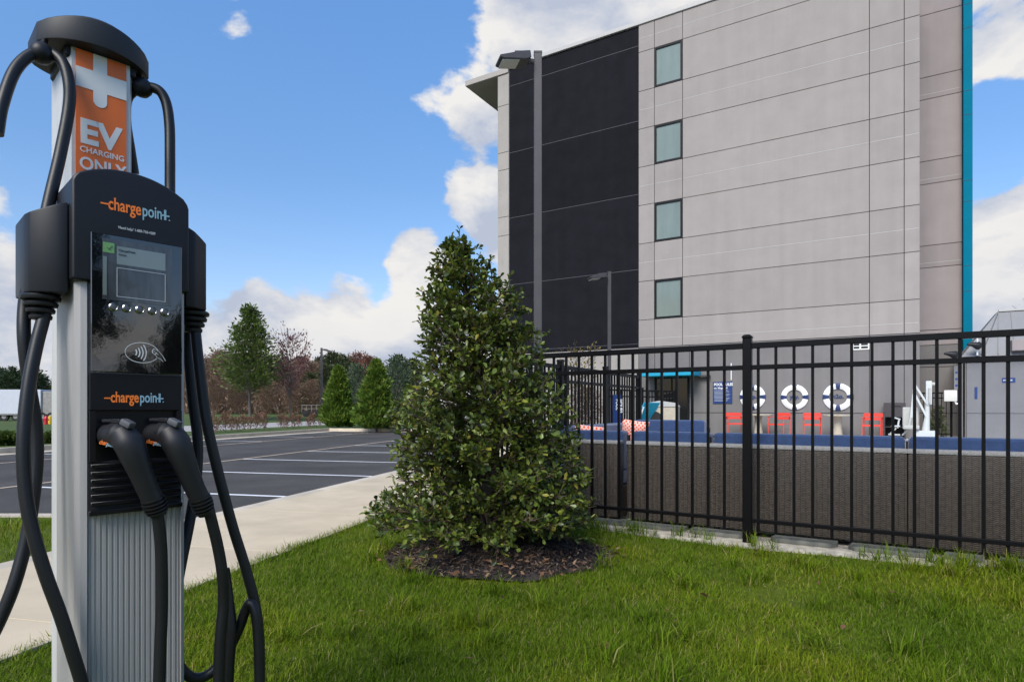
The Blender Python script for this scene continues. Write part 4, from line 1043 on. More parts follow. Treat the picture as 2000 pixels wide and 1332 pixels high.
# logos
def logo(x0, x1, z, par, y):
    u = (x1 - x0) / 100.0; h = u * 20
    MB().box(x0, x0 + 13 * u, y - .0006, y - .0001, z + h * .30, z + h * .42).build('logo_mark', M_or_txt, par)
    a = text('lettering', 'charge', h * 1.38, M_or_txt, par, (x0 + 10 * u, y - .0003, z), 1, .0006, .0003)
    a.scale.x = 46 * u / max(.001, a.data.vertices and max(v.co.x for v in a.data.vertices)); 
    b = text('lettering', 'poin', h * 1.38, M_bl_txt, par, (x0 + 57.5 * u, y - .0003, z), 1, .0005, .0003)
    b.scale.x = 29 * u / max(v.co.x for v in b.data.vertices)
    MB().box(x0 + 85 * u, x0 + 98 * u, y - .0006, y - .0001, z + h * .30, z + h * .43).build('logo_mark', M_bl_txt, par)
    MB().box(x0 + 90 * u, x0 + 93.2 * u, y - .0007, y - .0001, z + h * .0, z + h * .85).build('logo_mark', M_bl_txt, par)
    MB().box(x0 + 97 * u, x0 + 99 * u, y - .0006, y - .0001, z + h * .0, z + h * .09).build('logo_mark', M_bl_txt, par)
HS = [o for o in C.children if o.name.startswith('head_shell')][0]; LPn = [o for o in C.children if o.name.startswith('logo_panel')][0]
logo(.020, .146, 1.394, HS, -.0112)
logo(.026, .134, 1.012, LPn, -.0108)
text('lettering', 'Need help? 1-888-758-4389', .0078, M_gry_txt, HS, (.050, -.0113, 1.359), .76, 0.0001, .0002)
# side holsters with ribbed strain reliefs
for s_, x_in, x_out in ((-1, -.0275, -.089), (1, .1845, .243)):
    plan = [(x_in, .165), (x_in, .015), (x_in + s_ * .02, .018), (x_out - s_ * .018, .034), (x_out - s_ * .005, .046), (x_out, .062), (x_out, .165)]
    mb = MB(); n = len(plan)
    vs = [(x, y, 1.222) for x, y in plan] + [(x, y, 1.400 - abs(x - x_in) * .45) for x, y in plan]
    mb.add(vs, [tuple(range(n)), tuple(range(2 * n - 1, n - 1, -1))] + [(i, (i + 1) % n, n + (i + 1) % n, n + i) for i in range(n)])
    ho = mb.build('side_holster', M_blk, C, .004, 2, smooth=True, split=40)
    xc = (x_in + x_out) / 2 - (.004 if s_ < 0 else -.004)
    for k in range(4):
        z = 1.2205 - k * .0125; r = .0335 - k * .0048
        MB().lathe([(r - .004, -.0105), (r - .001, -.0095), (r, -.006), (r, -.003), (r - .003, 0)], (xc, .068, z), 22).build('strain_relief', M_rub, ho, smooth=True)
# cable guide balls under the cap
for (px, py, y) in ((82, 105, .20), (278, 172, .215)):
    v = cl(px, py, y); MB().lathe([(.001, -.0225), (.012, -.0195), (.02, -.011), (.0228, 0), (.02, .011), (.012, .0195), (.001, .0225)], tuple(v), 22).build('guide_ball', M_blk, C, smooth=True)
    MB().tube([v + Vector((0, 0, .015)), Vector((v.x + (.01 if v.x < 0 else -.01), v.y + .02, 1.80))], .006, 8).build('guide_cord', M_blk, C)

# cables and plugs: two things hanging on the station
def cable_thing(label, strands, plug):
    t = thing('charging_cable', label, 'charging cable', (CHG.P.x, CHG.P.y, 0), CHG.a, 'charging cables on the station')
    for st in strands:
        pts = smooth_path([cl(*p) for p in st], 8)
        MB().tube(pts, .0115, 14).build('cable', M_rub, t, smooth=True, split=60)
    # plug: handle lofted through elliptical sections
    dx = plug
    def q(px, py, y): return cl(px + dx[0], py + dx[1], y)
    path = [q(238, 846, -.052), q(252, 866, -.066), q(262, 890, -.070), q(276, 925, -.069), q(290, 958, -.066), q(297, 972, -.064)]
    rad = [(.0235, .026), (.0275, .0275), (.0250, .0240), (.0212, .0205), (.0198, .0192), (.0195, .0195)]
    pth = smooth_path(path, 5); rr = []
    for i in range(len(pth)):
        f = i / 5; k = min(int(f), len(rad) - 2); u = f - k; rr.append(tuple(rad[k][j] * (1 - u) + rad[k + 1][j] * u for j in (0, 1)))
    cn_ = MB().tube(pth, rr, 18); 
    con = cn_.build('connector', M_conn, t, smooth=True, split=60)
    # nose barrel going into the bay, with its shroud
    A, B = q(240, 850, -.050), q(214, 850, -.004)
    d = (B - A)
    MB().tube([A + d * -.25, A, A + d * .5, A + d * .52, B, B + d * .4], [.014, .026, .026, .0238, .0238, .0225], 22).build('barrel', M_conn, con, smooth=True, split=35)
    # latch hook over the barrel and the release button
    L0, L1, L2 = q(238, 823, -.056), q(222, 822, -.03), q(204, 822, -.008)
    MB().bar(L0, L1, .013, .009).bar(L1, L2, .015, .007).build('latch', M_conn, con, .002, 1)
    p, r_ = q(240, 822, -.068), q(259, 832, -.084)
    MB().bar(p, r_, .019, .013).build('release_button', M_btn, con, .004, 2)
    # dimples and print on the flank
    lf_ = bpy.data.objects
    for k in range(3):
        c = q(207 + k * 8.5, 846 + k * 4, -.0365 - k * .012); MB().lathe([(0, -.001), (.0021, -.001), (.0021, .0)], tuple(c + Vector((0, -.012, 0))), 8, 'y').build('dimple', M_dark, con)
    w0 = q(192, 866, -.028)
    tx = text('lettering', 'charge', .0115, M_or_txt, con, w0 + Vector((-.001, -.0085, 0)), .62, .0003, .0003, rot=(pi / 2, radians(14), radians(-25)))
    tx = text('lettering', 'point', .0115, M_bl_txt, con, q(205, 870, -.034) + Vector((0, -.0085, 0)), .55, .0003, .0003, rot=(pi / 2, radians(14), radians(-25)))
    # ribbed collar
    a, b = q(297, 972, -.064), q(309, 1003, -.061); dd = b - a
    for k in range(5):
        c0 = a + dd * (k * .2); c1 = a + dd * (k * .2 + .13); r = [.0215, .0225, .0225, .0215, .0195][k]
        MB().tube([c0, c0 + (c1 - c0) * .15, c0 + (c1 - c0) * .85, c1], [r - .003, r, r, r - .003], 20).build('collar_ring', M_rub, con, smooth=True)
    MB().tube([a, b + dd * .1], [.0175, .0150], 16).build('collar_core', M_rub, con, smooth=True)
    return t
left_strands = [
    [(-6, 262, .16), (4, 205, .17), (28, 140, .19), (60, 108, .20), (95, 104, .20), (122, 122, .18), (135, 165, .165), (134, 215, .16), (118, 300, .15), (98, 385, .13), (86, 440, .11)],
    [(90, 596, .068), (84, 625, .06), (70, 680, .05), (55, 760, .035), (46, 860, .02), (50, 960, .01), (66, 1045, 0), (92, 1130, -.01), (118, 1200, -.015), (142, 1275, -.02), (162, 1345, -.02), (170, 1420, -.02)],
    [(60, 540, .10), (49, 590, .10), (47, 660, .085), (57, 750, .085), (70, 830, .085), (72, 900, .08), (64, 980, .07), (50, 1060, .06), (28, 1140, .05), (2, 1205, .05), (-30, 1270, .05)],
    [(306, 995, -.061), (311, 1030, -.060), (315, 1080, -.058), (316, 1180, -.055), (313, 1270, -.055), (310, 1370, -.055)]]
right_strands = [
    [(262, 340, .31), (254, 290, .30), (246, 235, .28), (250, 190, .25), (278, 172, .22), (308, 176, .20), (324, 200, .19), (331, 245, .18), (332, 310, .17), (332, 370, .165), (333, 440, .15)],
    [(380, 622, .068), (384, 670, .06), (392, 740, .05), (405, 830, .04), (428, 930, .03), (455, 1030, .02), (480, 1110, .01), (500, 1190, .0), (507, 1260, .0), (508, 1370, .0)],
    [(366, 620, .14), (368, 690, .13), (376, 780, .12), (386, 860, .11), (384, 930, .10), (372, 1010, .08), (354, 1100, .06), (340, 1180, .05), (337, 1240, .045), (348, 1295, .04), (375, 1322, .035), (408, 1316, .03), (440, 1280, .02), (466, 1228, .01), (480, 1190, .0), (490, 1178, -.012), (500, 1200, -.024), (505, 1260, -.03), (508, 1370, -.035)],
    [(405, 985, -.061), (414, 1020, -.060), (426, 1070, -.058), (434, 1120, -.056), (436, 1180, -.05), (430, 1250, -.05), (426, 1370, -.05)],
    [(438, 1110, .02), (446, 1170, .01), (452, 1230, .0), (448, 1290, 0), (444, 1370, 0)]]
cable_thing('black charging cable hanging on the station\'s left side, plug nearer the left', left_strands, (0, 0))
cable_thing('black charging cable looping down the station\'s right side, plug at the right', right_strands, (92, -2))

# ================================================================== HOLLY
M_holly = leaf_mat('holly_leaf', ((0, (.032, .052, .011)), (.3, (.066, .098, .016)), (.65, (.110, .150, .022)), (.92, (.165, .198, .030)), (1, (.30, .25, .04))), 0.38, .42, 0.18)
def px_env(zz):
    """left and right outline of the holly at height zz, metres, from its stem"""
    ys = [440, 470, 500, 550, 600, 650, 700, 750, 800, 850, 900, 950, 1000, 1040, 1075, 1100]
    lx = [880, 872, 858, 828, 800, 806, 806, 795, 782, 774, 768, 772, 752, 770, 790, 840]
    rx = [888, 905, 932, 980, 1020, 1050, 1072, 1090, 1108, 1128, 1150, 1165, 1176, 1166, 1130, 1070]
    k = 4.28 / 1200
    hz = [1 - (y - 797) * k for y in ys]
    l = np.interp(zz, hz[::-1], [(x - 1000) * k for x in lx][::-1]); r = np.interp(zz, hz[::-1], [(x - 1000) * k for x in rx][::-1])
    return l, r
HOL = thing('holly_tree', 'dense conical dark green holly in a mulch bed beside the fence', 'tree', (HX, HYY, 0))
ztop = 1 + (797 - 470) * 4.28 / 1200
def stem(zz): l, r = px_env(zz); c = (l + r) / 2; k = min(1, max(0, (zz - .1) / (ztop - .1))); return Vector((c * (.35 + .65 * k) + HX * .65 * (1 - k), HYY, zz))
tr = [stem(z) for z in np.linspace(.0, ztop - .06, 14)]
org = Vector((HX, HYY, 0))
MB().tube([p - org for p in tr], [.042 * (1 - i / 14) + .005 for i in range(14)], 10).build('trunk', M_barkh, HOL, smooth=True)
br = MB(); LP, LD = [], []        # leaf positions and axis directions
def lumpy(an, zz): return 1.0 + 0.30 * mnoise.noise((cos(an) * 1.6, sin(an) * 1.6, zz * 2.6))
nb = 290
for i in range(nb):
    zt = .10 + (ztop - .14) * (i + random.random()) / nb
    an = i * 2.39996 + random.uniform(-.4, .4)
    l, r = px_env(zt); hwid = (r - l) / 2; c = (l + r) / 2
    R = max(.015, hwid * lumpy(an, zt) - .055 * min(1, max(0, (zt - .45) / .9)) + .05 * max(0, 1 - zt / .45))
    tip = Vector((c + R * cos(an), HYY + R * sin(an) * .98, zt + random.uniform(-.03, .05)))
    base = stem(max(.12, zt - .25 * R - .06 + random.uniform(-.05, .03)))
    mid = base.lerp(tip, .5) + Vector((0, 0, .05 * R))
    pts = smooth_path([base, mid, tip], 5)
    br.tube([p - org for p in pts], [.011 * (1 - .8 * k / 10) * min(1, R + .4) for k in range(len(pts))], 5, False)
    Ls = (tip - base).length
    nt = max(5, int(Ls * 33))
    for k in range(nt):
        f = .30 + .70 * (k + random.random()) / nt
        p = pts[min(10, int(f * 10))]
        d = (tip - base).normalized()
        sd = Vector((random.gauss(0, 1), random.gauss(0, 1), random.gauss(.35, .7))).normalized()
        ax = (d * .8 + sd * .9).normalized(); ln = random.uniform(.05, .125) * (1.1 if f > .6 else .8)
        e = p + ax * ln
        br.tube([p - org, e - org], [.003, .0015], 4, False)
        m_ = random.randint(6, 9)
        for j in range(m_):
            g = .35 + .65 * j / (m_ - 1); ld = (ax * (.5 + .5 * g) + Vector((random.gauss(0, .75), random.gauss(0, .75), random.gauss(.12, .6)))).normalized()
            LP.append(p + ax * ln * g); LD.append(ld)
for k in range(46):
    zt = ztop - .14 * random.random() ** 1.3; p = stem(min(zt, ztop - .05)); d = Vector((random.gauss(0, .6), random.gauss(0, .6), 1)).normalized(); LP.append(p); LD.append(d)
br.build('branches', M_barkh, HOL, smooth=True)
def leaves_np(P, D, L0, L1, wr=.42):
    n = len(P); P = np.array(P); D = np.array(D); D /= np.linalg.norm(D, axis=1)[:, None]
    up = np.tile([0, 0, 1.0], (n, 1)) + rng.normal(0, .55, (n, 3))
    s = np.cross(D, up); s /= np.linalg.norm(s, axis=1)[:, None]; nn = np.cross(s, D)
    L = rng.uniform(L0, L1, n)[:, None]; w = L * wr * rng.uniform(.42, .58, (n, 1))
    droop = rng.uniform(-.02, .22, (n, 1)) * L; fold = w * rng.uniform(.10, .45, (n, 1))
    pt = lambda f, a, h: P + D * L * f + s * w * a + nn * (fold * abs(a) + h * droop)
    V = np.stack([pt(0, 0, 0), pt(.26, -.62, -.1), pt(.30, 0, -.05), pt(.26, .62, -.1), pt(.72, -.98, -.45), pt(.72, 0, -.4), pt(.72, .98, -.45), pt(1.0, 0, -1)], 1)
    return V
LV = leaves_np(LP, LD, .030, .052, .54)
LV = LV - np.array([HX, HYY, 0])
LQ = np.array([[0, 2, 1, 1], ])  # unused
TRI = np.array([[0, 2, 1], [0, 3, 2], [1, 2, 5], [1, 5, 4], [2, 3, 6], [2, 6, 5], [4, 5, 7], [5, 6, 7]])
# nearest leaves singled out as parts
cen = LV.mean(1); nl = len(LV)
score = -(cen[:, 1]) + rng.normal(0, .25, nl); order = np.argsort(-score)
single = set(order[:280].tolist())
rest = np.array([i for i in range(nl) if i not in single])
V = LV[rest].reshape(-1, 3); T = (TRI[None] + (np.arange(len(rest)) * 8)[:, None, None]).reshape(-1, 3)
tag(np_mesh_idx('foliage', V, T, M_holly, HOL), kind='stuff')
M_hleaf = []
for k, c in enumerate(((.066, .098, .016), (.100, .138, .02), (.140, .180, .025), (.040, .064, .012), (.30, .25, .04))):
    M_hleaf.append(mat('holly_leaf_%d' % k, c, .36, 0, .25, 30))
lme = {}
for i in order[:280]:
    i = int(i); me = bpy.data.meshes.new('leaf'); me.from_pydata([tuple(v) for v in LV[i]], [], [tuple(t) for t in TRI.tolist()])
    me.polygons.foreach_set('use_smooth', [True] * len(TRI))
    link('leaf', me, M_hleaf[random.choices(range(5), (3, 4, 3, 3, .25))[0]], HOL)

# ================================================================== BACKGROUND TREES
def leaf_quads(P, D, L, wr=.45):
    n = len(P); P = np.array(P); D = np.array(D, float); D /= np.linalg.norm(D, axis=1)[:, None] + 1e-9
    up = rng.normal(0, 1, (n, 3)); s = np.cross(D, up); s /= np.linalg.norm(s, axis=1)[:, None] + 1e-9
    Ls = (L * rng.uniform(.6, 1.3, n))[:, None]; w = Ls * wr * .5
    return np.stack([P, P + D * Ls * .5 - s * w, P + D * Ls, P + D * Ls * .5 + s * w], 1).reshape(-1, 3)
def grow(name, label, cat, loc, h, trunk_h, crown, nbr, leaves, leaf_len, leaf_m, bark=M_bark, up=.6, tr=.02, droop=0.0, wr=.45, spread=.18, group=None, curved=.12, twig=1.0):
    """crown(t) -> radius at fraction t of the crown height"""
    t = thing(name, label, cat, loc, 0, group)
    n = 10; tp = [Vector((.02 * h * mnoise.noise((i * .5, loc[0], 1)), .02 * h * mnoise.noise((i * .5, loc[0], 4)), h * .96 * i / n)) for i in range(n + 1)]
    tp[0] = Vector((0, 0, -.1))
    MB().tube(tp, [tr * h * (1 - .93 * i / n) for i in range(n + 1)], 8).build('trunk', bark, t, smooth=True)
    b = MB(); P, D = [], []
    for i in range(nbr):
        f = (i + random.random()) / nbr; z0 = trunk_h + (h * .97 - trunk_h) * f
        R = crown(f) * h * random.uniform(.75, 1.12); an = i * 2.39996 + random.uniform(-.5, .5)
        k = min(n - 1, int(z0 / (h * .96) * n)); base = tp[k].lerp(tp[k + 1], z0 / (h * .96) * n - k) if k < n else tp[n]
        tip = base + Vector((cos(an) * R, sin(an) * R, R * up * random.uniform(.6, 1.3)))
        mid = base.lerp(tip, .5) + Vector((0, 0, -curved * R))
        pts = smooth_path([base, mid, tip], 4)
        b.tube(pts, [tr * h * .30 * (1 - f * .6) * (1 - .85 * q / 8) + .004 for q in range(len(pts))], 4, False)
        m = max(2, int(leaves / nbr * (.3 + crown(f) / .3)))
        for _ in range(m):
            g = random.uniform(.22, 1.0); p = pts[min(8, int(g * 8))]
            q = p + Vector((random.gauss(0, 1), random.gauss(0, 1), random.gauss(.1, .8))) * (R * spread * .5 + .013 * h * twig)
            P.append(q); D.append(((q - p) + (tip - base) * .3 + Vector((0, 0, droop))))
            if twig and random.random() < .16: b.tube([p, q], [.006 * h * .12 + .003, .002], 3, False)
    b.build('branches', bark, t, smooth=True)
    if leaf_m and P:
        np_mesh('crown', leaf_quads(P, D, leaf_len, wr), 4, leaf_m, t)
    return t
M_oak = leaf_mat('oak_leaf', ((0, (.055, .090, .018)), (.5, (.098, .150, .026)), (.85, (.145, .195, .036)), (1, (.11, .12, .05))), .5, .4, .25)
M_purp = leaf_mat('purple_leaf', ((0, (.09, .035, .045)), (.5, (.17, .065, .07)), (1, (.28, .14, .11))), .6, .3, .25)
M_arb = leaf_mat('arborvitae_spray', ((0, (.055, .105, .014)), (.45, (.105, .185, .022)), (.8, (.165, .25, .03)), (1, (.24, .25, .05))), .55, .35, .25)
M_brn = leaf_mat('brown_leaf', ((0, (.12, .075, .05)), (.4, (.20, .125, .085)), (.8, (.27, .17, .115)), (1, (.28, .21, .13))), .8, .2, .2)
M_rust = leaf_mat('rust_leaf', ((0, (.13, .06, .042)), (.5, (.22, .10, .07)), (1, (.30, .16, .10))), .8, .2, .2)
M_pine = leaf_mat('pine_needles', ((0, (.016, .036, .014)), (.5, (.034, .062, .022)), (1, (.07, .095, .03))), .6, .3, .15)
M_olive = leaf_mat('olive_leaf', ((0, (.034, .050, .018)), (.5, (.060, .080, .028)), (1, (.10, .105, .045))), .6, .3, .2)
M_bluegr = leaf_mat('grey_green_leaf', ((0, (.04, .075, .04)), (.5, (.07, .11, .055)), (1, (.11, .15, .08))), .6, .3, .2)
M_brk2 = mat('brown_twig', (.15, .108, .085), .9, 0, .2, 3)
def at(px, Y, z=None):
    X = (px - CX) / F_PX * Y; return (X, Y, zat(X, Y) if z is None else z)
oakc = lambda t: .025 + .29 * (1 - t) ** .95 * min(1, t * 4 + .72)
loc = at(489, 50); hgt = (HY - 596) / 1200 * 50 + 1 - loc[2]
grow('oak_tree', 'upright green oak on the grass bank beyond the parking lot', 'tree', loc, hgt, hgt * .24, oakc, 90, 9000, .27, M_oak, up=.62, tr=.014, spread=.20, wr=.5, curved=.12)
loc = at(567, 52); hgt = (HY - 664) / 1200 * 52 + 1 - loc[2]
grow('plum_tree', 'sparse purple-leaved tree right of the green oak', 'tree', loc, hgt, hgt * .28, lambda t: .10 + .17 * sin(pi * min(1, .25 + t * .75)), 46, 1150, .20, M_purp, up=1.6, tr=.012, spread=.2, wr=.6)
# arborvitae: two dense cones
def arborvitae(px, Y, ptop, wpx, label, n=9000):
    X = (px - CX) / F_PX * Y; z0 = -.03; h = (HY - ptop) / 1200 * Y + 1 - z0; R0 = wpx / 2 / 1200 * Y
    t = thing('arborvitae', label, 'tree', (X, Y, z0), 0, 'clipped conical arborvitae')
    MB().tube([(0, 0, -.1), (0, 0, h * .5), (0, 0, h * .95)], [.06, .04, .01], 8).build('trunk', M_bark, t)
    P, D = [], []
    for i in range(n):
        f = random.random() ** 1.35; an = random.uniform(0, 2 * pi)
        prof = (1 - f) ** .72 * min(1, .62 + f * 4.2)
        rr = R0 * prof * (.84 + .50 * mnoise.noise((cos(an) * 2.6, sin(an) * 2.6, f * h * 2.6))) * (random.uniform(.4, 1.05) ** .35)
        z = h * (.015 + .95 * f)
        P.append((rr * cos(an), rr * sin(an), z)); D.append((cos(an) * .75 + random.gauss(0, .45), sin(an) * .75 + random.gauss(0, .45), random.uniform(.2, 1.6)))
    for i in range(260):
        z = h * random.uniform(.86, 1.0); P.append((random.gauss(0, .03), random.gauss(0, .03), z - .12)); D.append((random.gauss(0, .3), random.gauss(0, .3), 1.4))
    np_mesh('foliage', leaf_quads(P, D, .25, .34), 4, M_arb, t); return t
arborvitae(661, 32.5, 716, 74, 'smaller conical green arborvitae at the lot corner', 8000)
arborvitae(735, 29.5, 704, 92, 'larger conical green arborvitae next to the holly')
# woodland edge: brown trees, a few greens, each a copy of a kind
brown = grow('woodland_tree', 'bare brown woodland tree in the thicket beyond the street', 'tree', at(430, 74), 7.6, .5, lambda t: .30 * sin(pi * min(1, .20 + t * .78)) ** .8, 60, 5200, .26, M_brn, M_brk2, up=1.1, tr=.013, spread=.22, wr=.3, group='brown trees of the woodland edge')
rust = grow('woodland_tree', 'rust red leaved woodland tree beyond the street', 'tree', at(590, 76), 7.0, .6, lambda t: .28 * sin(pi * min(1, .22 + t * .76)) ** .8, 55, 4200, .28, M_rust, M_brk2, up=1.0, tr=.013, spread=.22, wr=.4, group='rust trees of the woodland edge')
olive = grow('woodland_tree', 'olive green woodland tree beyond the street', 'tree', at(650, 80), 7.8, .4, lambda t: .27 * sin(pi * min(1, .25 + t * .72)) ** .8, 55, 4200, .34, M_olive, M_bark, up=.8, tr=.013, spread=.22, wr=.5, group='green trees of the woodland edge')
pine = grow('pine_tree', 'dark green pine behind the truck trailer', 'tree', at(24, 105), 8.6, 3.0, lambda t: .26 * sin(pi * min(1, .3 + t * .68)), 34, 3600, .42, M_pine, M_bark, up=.35, tr=.014, spread=.26, wr=.35, group='pines behind the truck trailer')
def woods(src, lst, lab=None):
    for (px, Y, s, rz) in lst:
        p = at(px, Y); c = dup(src, (p[0], p[1], p[2] - .1), rz, lab, scale=(s * random.uniform(.95, 1.15), s * random.uniform(.95, 1.15), s))
        
woods(brown, [(398, 78, .95, 1), (452, 71, .92, 2.2), (474, 79, 1.0, 4), (506, 72, .90, .4), (528, 80, .95, 3.1), (545, 70, .86, 5.2), (575, 82, .95, 1.8), (608, 73, .82, 2.7), (630, 84, .92, .9), (385, 70, .84, 3.6), (420, 86, 1.08, 5.7), (495, 88, 1.02, 2.9), (555, 90, 1.0, 4.4),
              (460, 64, .55, 1), (415, 63, .5, 3), (520, 64, .5, 5), (570, 64, .52, 2), (610, 65, .5, 4), (440, 92, 1.1, 1.1), (650, 74, .7, 1.2)])
woods(rust, [(700, 92, 1.28, 2.0), (722, 90, 1.18, 4.1), (612, 90, .98, 1.2), (685, 96, 1.15, 5.0), (412, 95, 1.0, 2.0)])
woods(olive, [(625, 88, 1.02, 1.3), (668, 86, 1.04, 3.9), (640, 70, .72, 5.1), (606, 71, .62, 2.2), (780, 80, 1.0, 4.2), (805, 88, 1.0, 1.0), (395, 100, .95, 2.4), (380, 72, .5, .8)])
woods(brown, [(150, 104, 1.15, 1), (215, 98, 1.1, 3), (275, 96, 1.05, 5), (335, 92, 1.05, 2), (365, 88, 1.0, 4)])
woods(olive, [(125, 112, 1.1, 1), (185, 106, 1.1, 3), (245, 104, 1.15, 5), (305, 100, 1.1, 2), (350, 98, 1.05, .5)])
woods(pine, [(4, 110, 1.02, 1.0), (46, 112, .9, 2.5), (62, 106, 1.08, 4.2), (-22, 108, 1.0, 3), (80, 116, .92, .4), (14, 96, .82, 5), (40, 98, .72, 2), (98, 120, .7, 1.5), (-45, 112, 1.1, 2), (30, 118, 1.0, 0.3)])
dup(pine, (31.5, -20.6, -.2), .3, 'tall dark pine far behind the viewer, mirrored on the charger screen', group='trees mirrored in the screen', scale=1.45)
dup(olive, (36.5, -16.2, -.2), 2.2, 'olive tree far behind the viewer, mirrored on the charger screen', group='trees mirrored in the screen', scale=.95)
dup(olive, (41.5, -22.4, -.2), 1.2, 'unseen olive tree added behind the viewer, darkening the lower charger screen', group='trees mirrored in the screen', scale=.62)  # added out of view to block bright sky from the lower screen reflection
dup(pine, (44.0, -20.6, -.2), 4.0, 'second pine far behind the viewer, lower right in the charger screen', group='trees mirrored in the screen', scale=.85)
# dense undergrowth along the foot of the woodland, one mass
P, D = [], []
for _ in range(9500):
    px = random.uniform(352, 860); Y = random.uniform(64, 100); p = at(px, Y); hh = (1.6 + 1.6 * (mnoise.noise((px * .02, Y * .2, 0)) + .5)) * (.6 if px < 130 else 1)
    P.append((p[0], p[1], p[2] - .1 + hh * random.random() ** 1.4)); D.append((random.gauss(0, .5), random.gauss(0, .5), random.gauss(.7, .6)))
tag(np_mesh('undergrowth', leaf_quads(P, D, .55, .28), 4, M_brn), kind='stuff')
pal = grow('woodland_tree', 'pale grey-green young tree between the two arborvitae', 'tree', at(697, 44), 4.2, .6, lambda t: .24 * sin(pi * min(1, .25 + t * .72)), 34, 2600, .16, M_bluegr, M_bark, up=1.2, tr=.012, spread=.25)
dup(pal, at(775, 46), 2.0, 'pale grey-green young tree right of the larger arborvitae', scale=1.15)
# sapling by the hotel, bare tree behind the store building, small conifer at the gate
p = BLD.world(-1.0, -3.4); grow('sapling', 'yellowing sapling in front of the hotel wall left of the canopy', 'tree', (p.x, p.y, 0.0), 3.0, 1.2, lambda t: .30 * sin(pi * min(1, .2 + t * .75)), 26, 420, .10, leaf_mat('yellow_leaf', ((0, (.12, .085, .02)), (1, (.26, .20, .05))), .6, .3, .3), M_bark, up=1.1, tr=.008, spread=.25, wr=.6)
p = BLD.world(14.6, 9.0); grow('bare_tree', 'bare twiggy tree showing above the store building roof', 'tree', (p.x, p.y, 0), 6.6, 2.0, lambda t: .34 * sin(pi * min(1, .2 + t * .75)), 60, 420, .05, M_brn, M_brk2, up=.9, tr=.012, spread=.3, wr=.4, twig=.4)
p = BLD.world(9.55, .55); grow('small_conifer', 'small yellow-green conifer beside the rear gate', 'shrub', (p.x, p.y, DECK), 1.0, .05, lambda t: .26 * (1 - t) + .05, 24, 700, .10, M_olive, M_bark, up=.7, tr=.014, spread=.25)
p = BLD.world(-1.2, -2.2); grow('tan_shrub', 'tan leaved shrub at the hotel wall behind the gate', 'shrub', (p.x, p.y, 0), 1.75, .05, lambda t: .42 * sin(pi * min(1, .3 + t * .66)), 30, 1700, .09, M_brn, M_bark, up=.9, tr=.012, spread=.3)
# low shrubs along the verge
shr = grow('verge_shrub', 'small bare reddish shrub in the verge along the far kerb', 'shrub', (0, 0, 0), .62, .04, lambda t: .34 * sin(pi * min(1, .35 + t * .5)), 22, 240, .07, M_rust, M_brk2, up=1.4, tr=.014, spread=.3, wr=.5, group='bare shrubs along the far kerb')
first = True
def a_on(px, b):
    lo_, hi_ = -5.0, 90.0
    for _ in range(40):
        m_ = (lo_ + hi_) / 2; q_ = wk(m_, b)
        if q_.y < .5 or (CX + F_PX * q_.x / q_.y) < px: lo_ = m_
        else: hi_ = m_
    return lo_
for k, px in enumerate([396, 410, 424, 440, 451, 463, 476, 489, 502, 515, 549, 560, 575, 584, 603, 612, 626]):
    b_ = 14.3 + .4 * sin(k * 2.1); p = wk(a_on(px, b_), b_, -.04)
    if first: shr.location = p; first = False
    else: dup(shr, p, k * 1.3, scale=random.uniform(.85, 1.25))
gsh = grow('low_green_shrub', 'low dark green shrub on the verge behind the hanging cable', 'shrub', (0, 0, 0), .34, .02, lambda t: .9 * sin(pi * min(1, .35 + t * .6)), 26, 2200, .09, M_oak, M_bark, up=.5, tr=.014, spread=.3, group='low green shrubs along the verge')
gsh.location = wk(8.4, 13.4, -.04)
for a, b, s in ((7.3, 13.5, 1.1), (9.6, 13.3, .9), (10.6, 13.7, .8), (6.1, 13.6, 1.0)): dup(gsh, wk(a, b, -.04), a, scale=s)
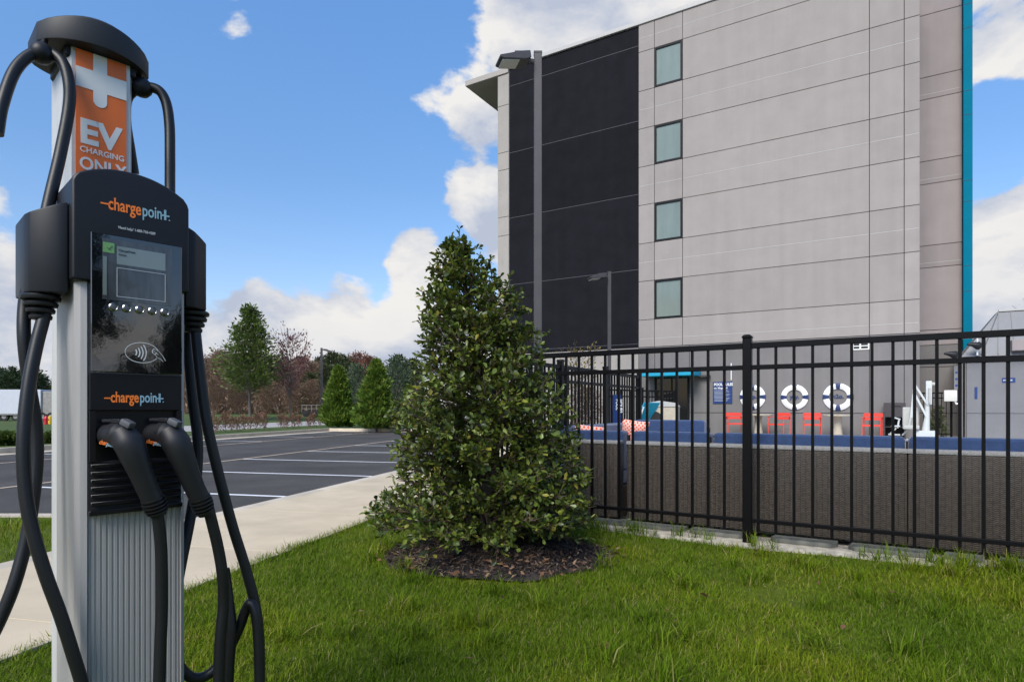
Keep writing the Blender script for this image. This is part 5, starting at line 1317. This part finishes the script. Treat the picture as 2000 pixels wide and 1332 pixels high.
# ---------------------------------------------------------------- distant trailer, hydrant, bollard
TX, TY = (40 - CX) / F_PX * 72, 72; tz = zat(TX, TY)
T = thing('truck_trailer', 'white box truck trailer parked beyond the street at far left', 'trailer', (TX, TY, tz), radians(3))
zb = 1 + (HY - 808) / 1200 * 72 - tz; zt_ = 1 + (HY - 761) / 1200 * 72 - tz
MB().box(-9, 2.55, -.4, 2.1, zb, zt_).build('box_body', M_trail, T, .03, 1); MB().box(-9.02, 2.57, -.42, 2.12, zb - .14, zb - .002).build('side_rail', M_steel, T)
MB().box(2.58, 3.7, -.2, 1.9, zb - .1, zt_ - .2).build('nose_unit', M_steel, T, .05, 1)
MB().box(3.8, 6.5, -.3, 2.0, zb - .1, zt_ - .05).build('front_body', M_trail, T, .05, 1)
for x in (-1.7, -.4, 2.6, 3.6):
    w = MB().lathe([(.25, -.14), (.5, -.14), (.52, 0), (.5, .14), (.25, .14)], (x, -.1, .52), 18, 'y').build('wheel', M_dark, T, smooth=True); MB().lathe([(.05, -.15), (.25, -.15), (.25, -.13)], (x, -.1, .52), 14, 'y').build('rim', M_steel, w)
MB().box(-3.6, -3.4, -.2, 1.8, .1, zb - .14).build('landing_leg', M_steel, T); MB().box(-2.4, .3, 0, 1.8, .55, zb - .14).build('axle_frame', M_dark, T)
hz = at(90, 48); hy = thing('fire_hydrant', 'red fire hydrant on the grass strip before the trailer', 'hydrant', hz)
MB().lathe([(.16, 0), (.17, .04), (.12, .06), (.12, .42), (.15, .44), (.15, .47), (.13, .5), (.09, .6), (.03, .66), (.03, .7)], n=16).build('barrel', M_hyd, hy, smooth=True)
for s_ in (-1, 1): MB().lathe([(.06, 0), (.06, .1), (.045, .12)], (0, 0, 0), 10).build('side_cap', M_hyd, hy, loc=(s_ * .1, 0, .36), rot=(0, s_ * pi / 2, 0))
by = at(98, 49); bo = MB().lathe([(.14, 0), (.14, .55), (.12, .64), (.05, .68)], n=12).build('bollard', M_yel, None, smooth=True, loc=by); tag(bo, 'short yellow bollard right of the red hydrant', 'bollard')
ut = thing('utility_trailer', 'small dark utility trailer with mesh sides at the woodland edge', 'trailer', at(611, 60), .1)
MB().box(-.95, .95, -.6, .6, .35, .5).build('bed', M_dark, ut)
for x in (-.9, -.45, 0, .45, .9): MB().bar((x, -.6, .5), (x, -.6, 1.15), .04).build('side_post', M_steel, ut)
for z in (.8, 1.15): MB().bar((-.9, -.6, z), (.9, -.6, z), .04).build('side_rail', M_steel, ut)
for x in (-.5, .5): MB().lathe([(.12, -.1), (.32, -.08), (.32, .08), (.12, .1)], (x, -.62, .32), 14, 'y').build('wheel', M_dark, ut)
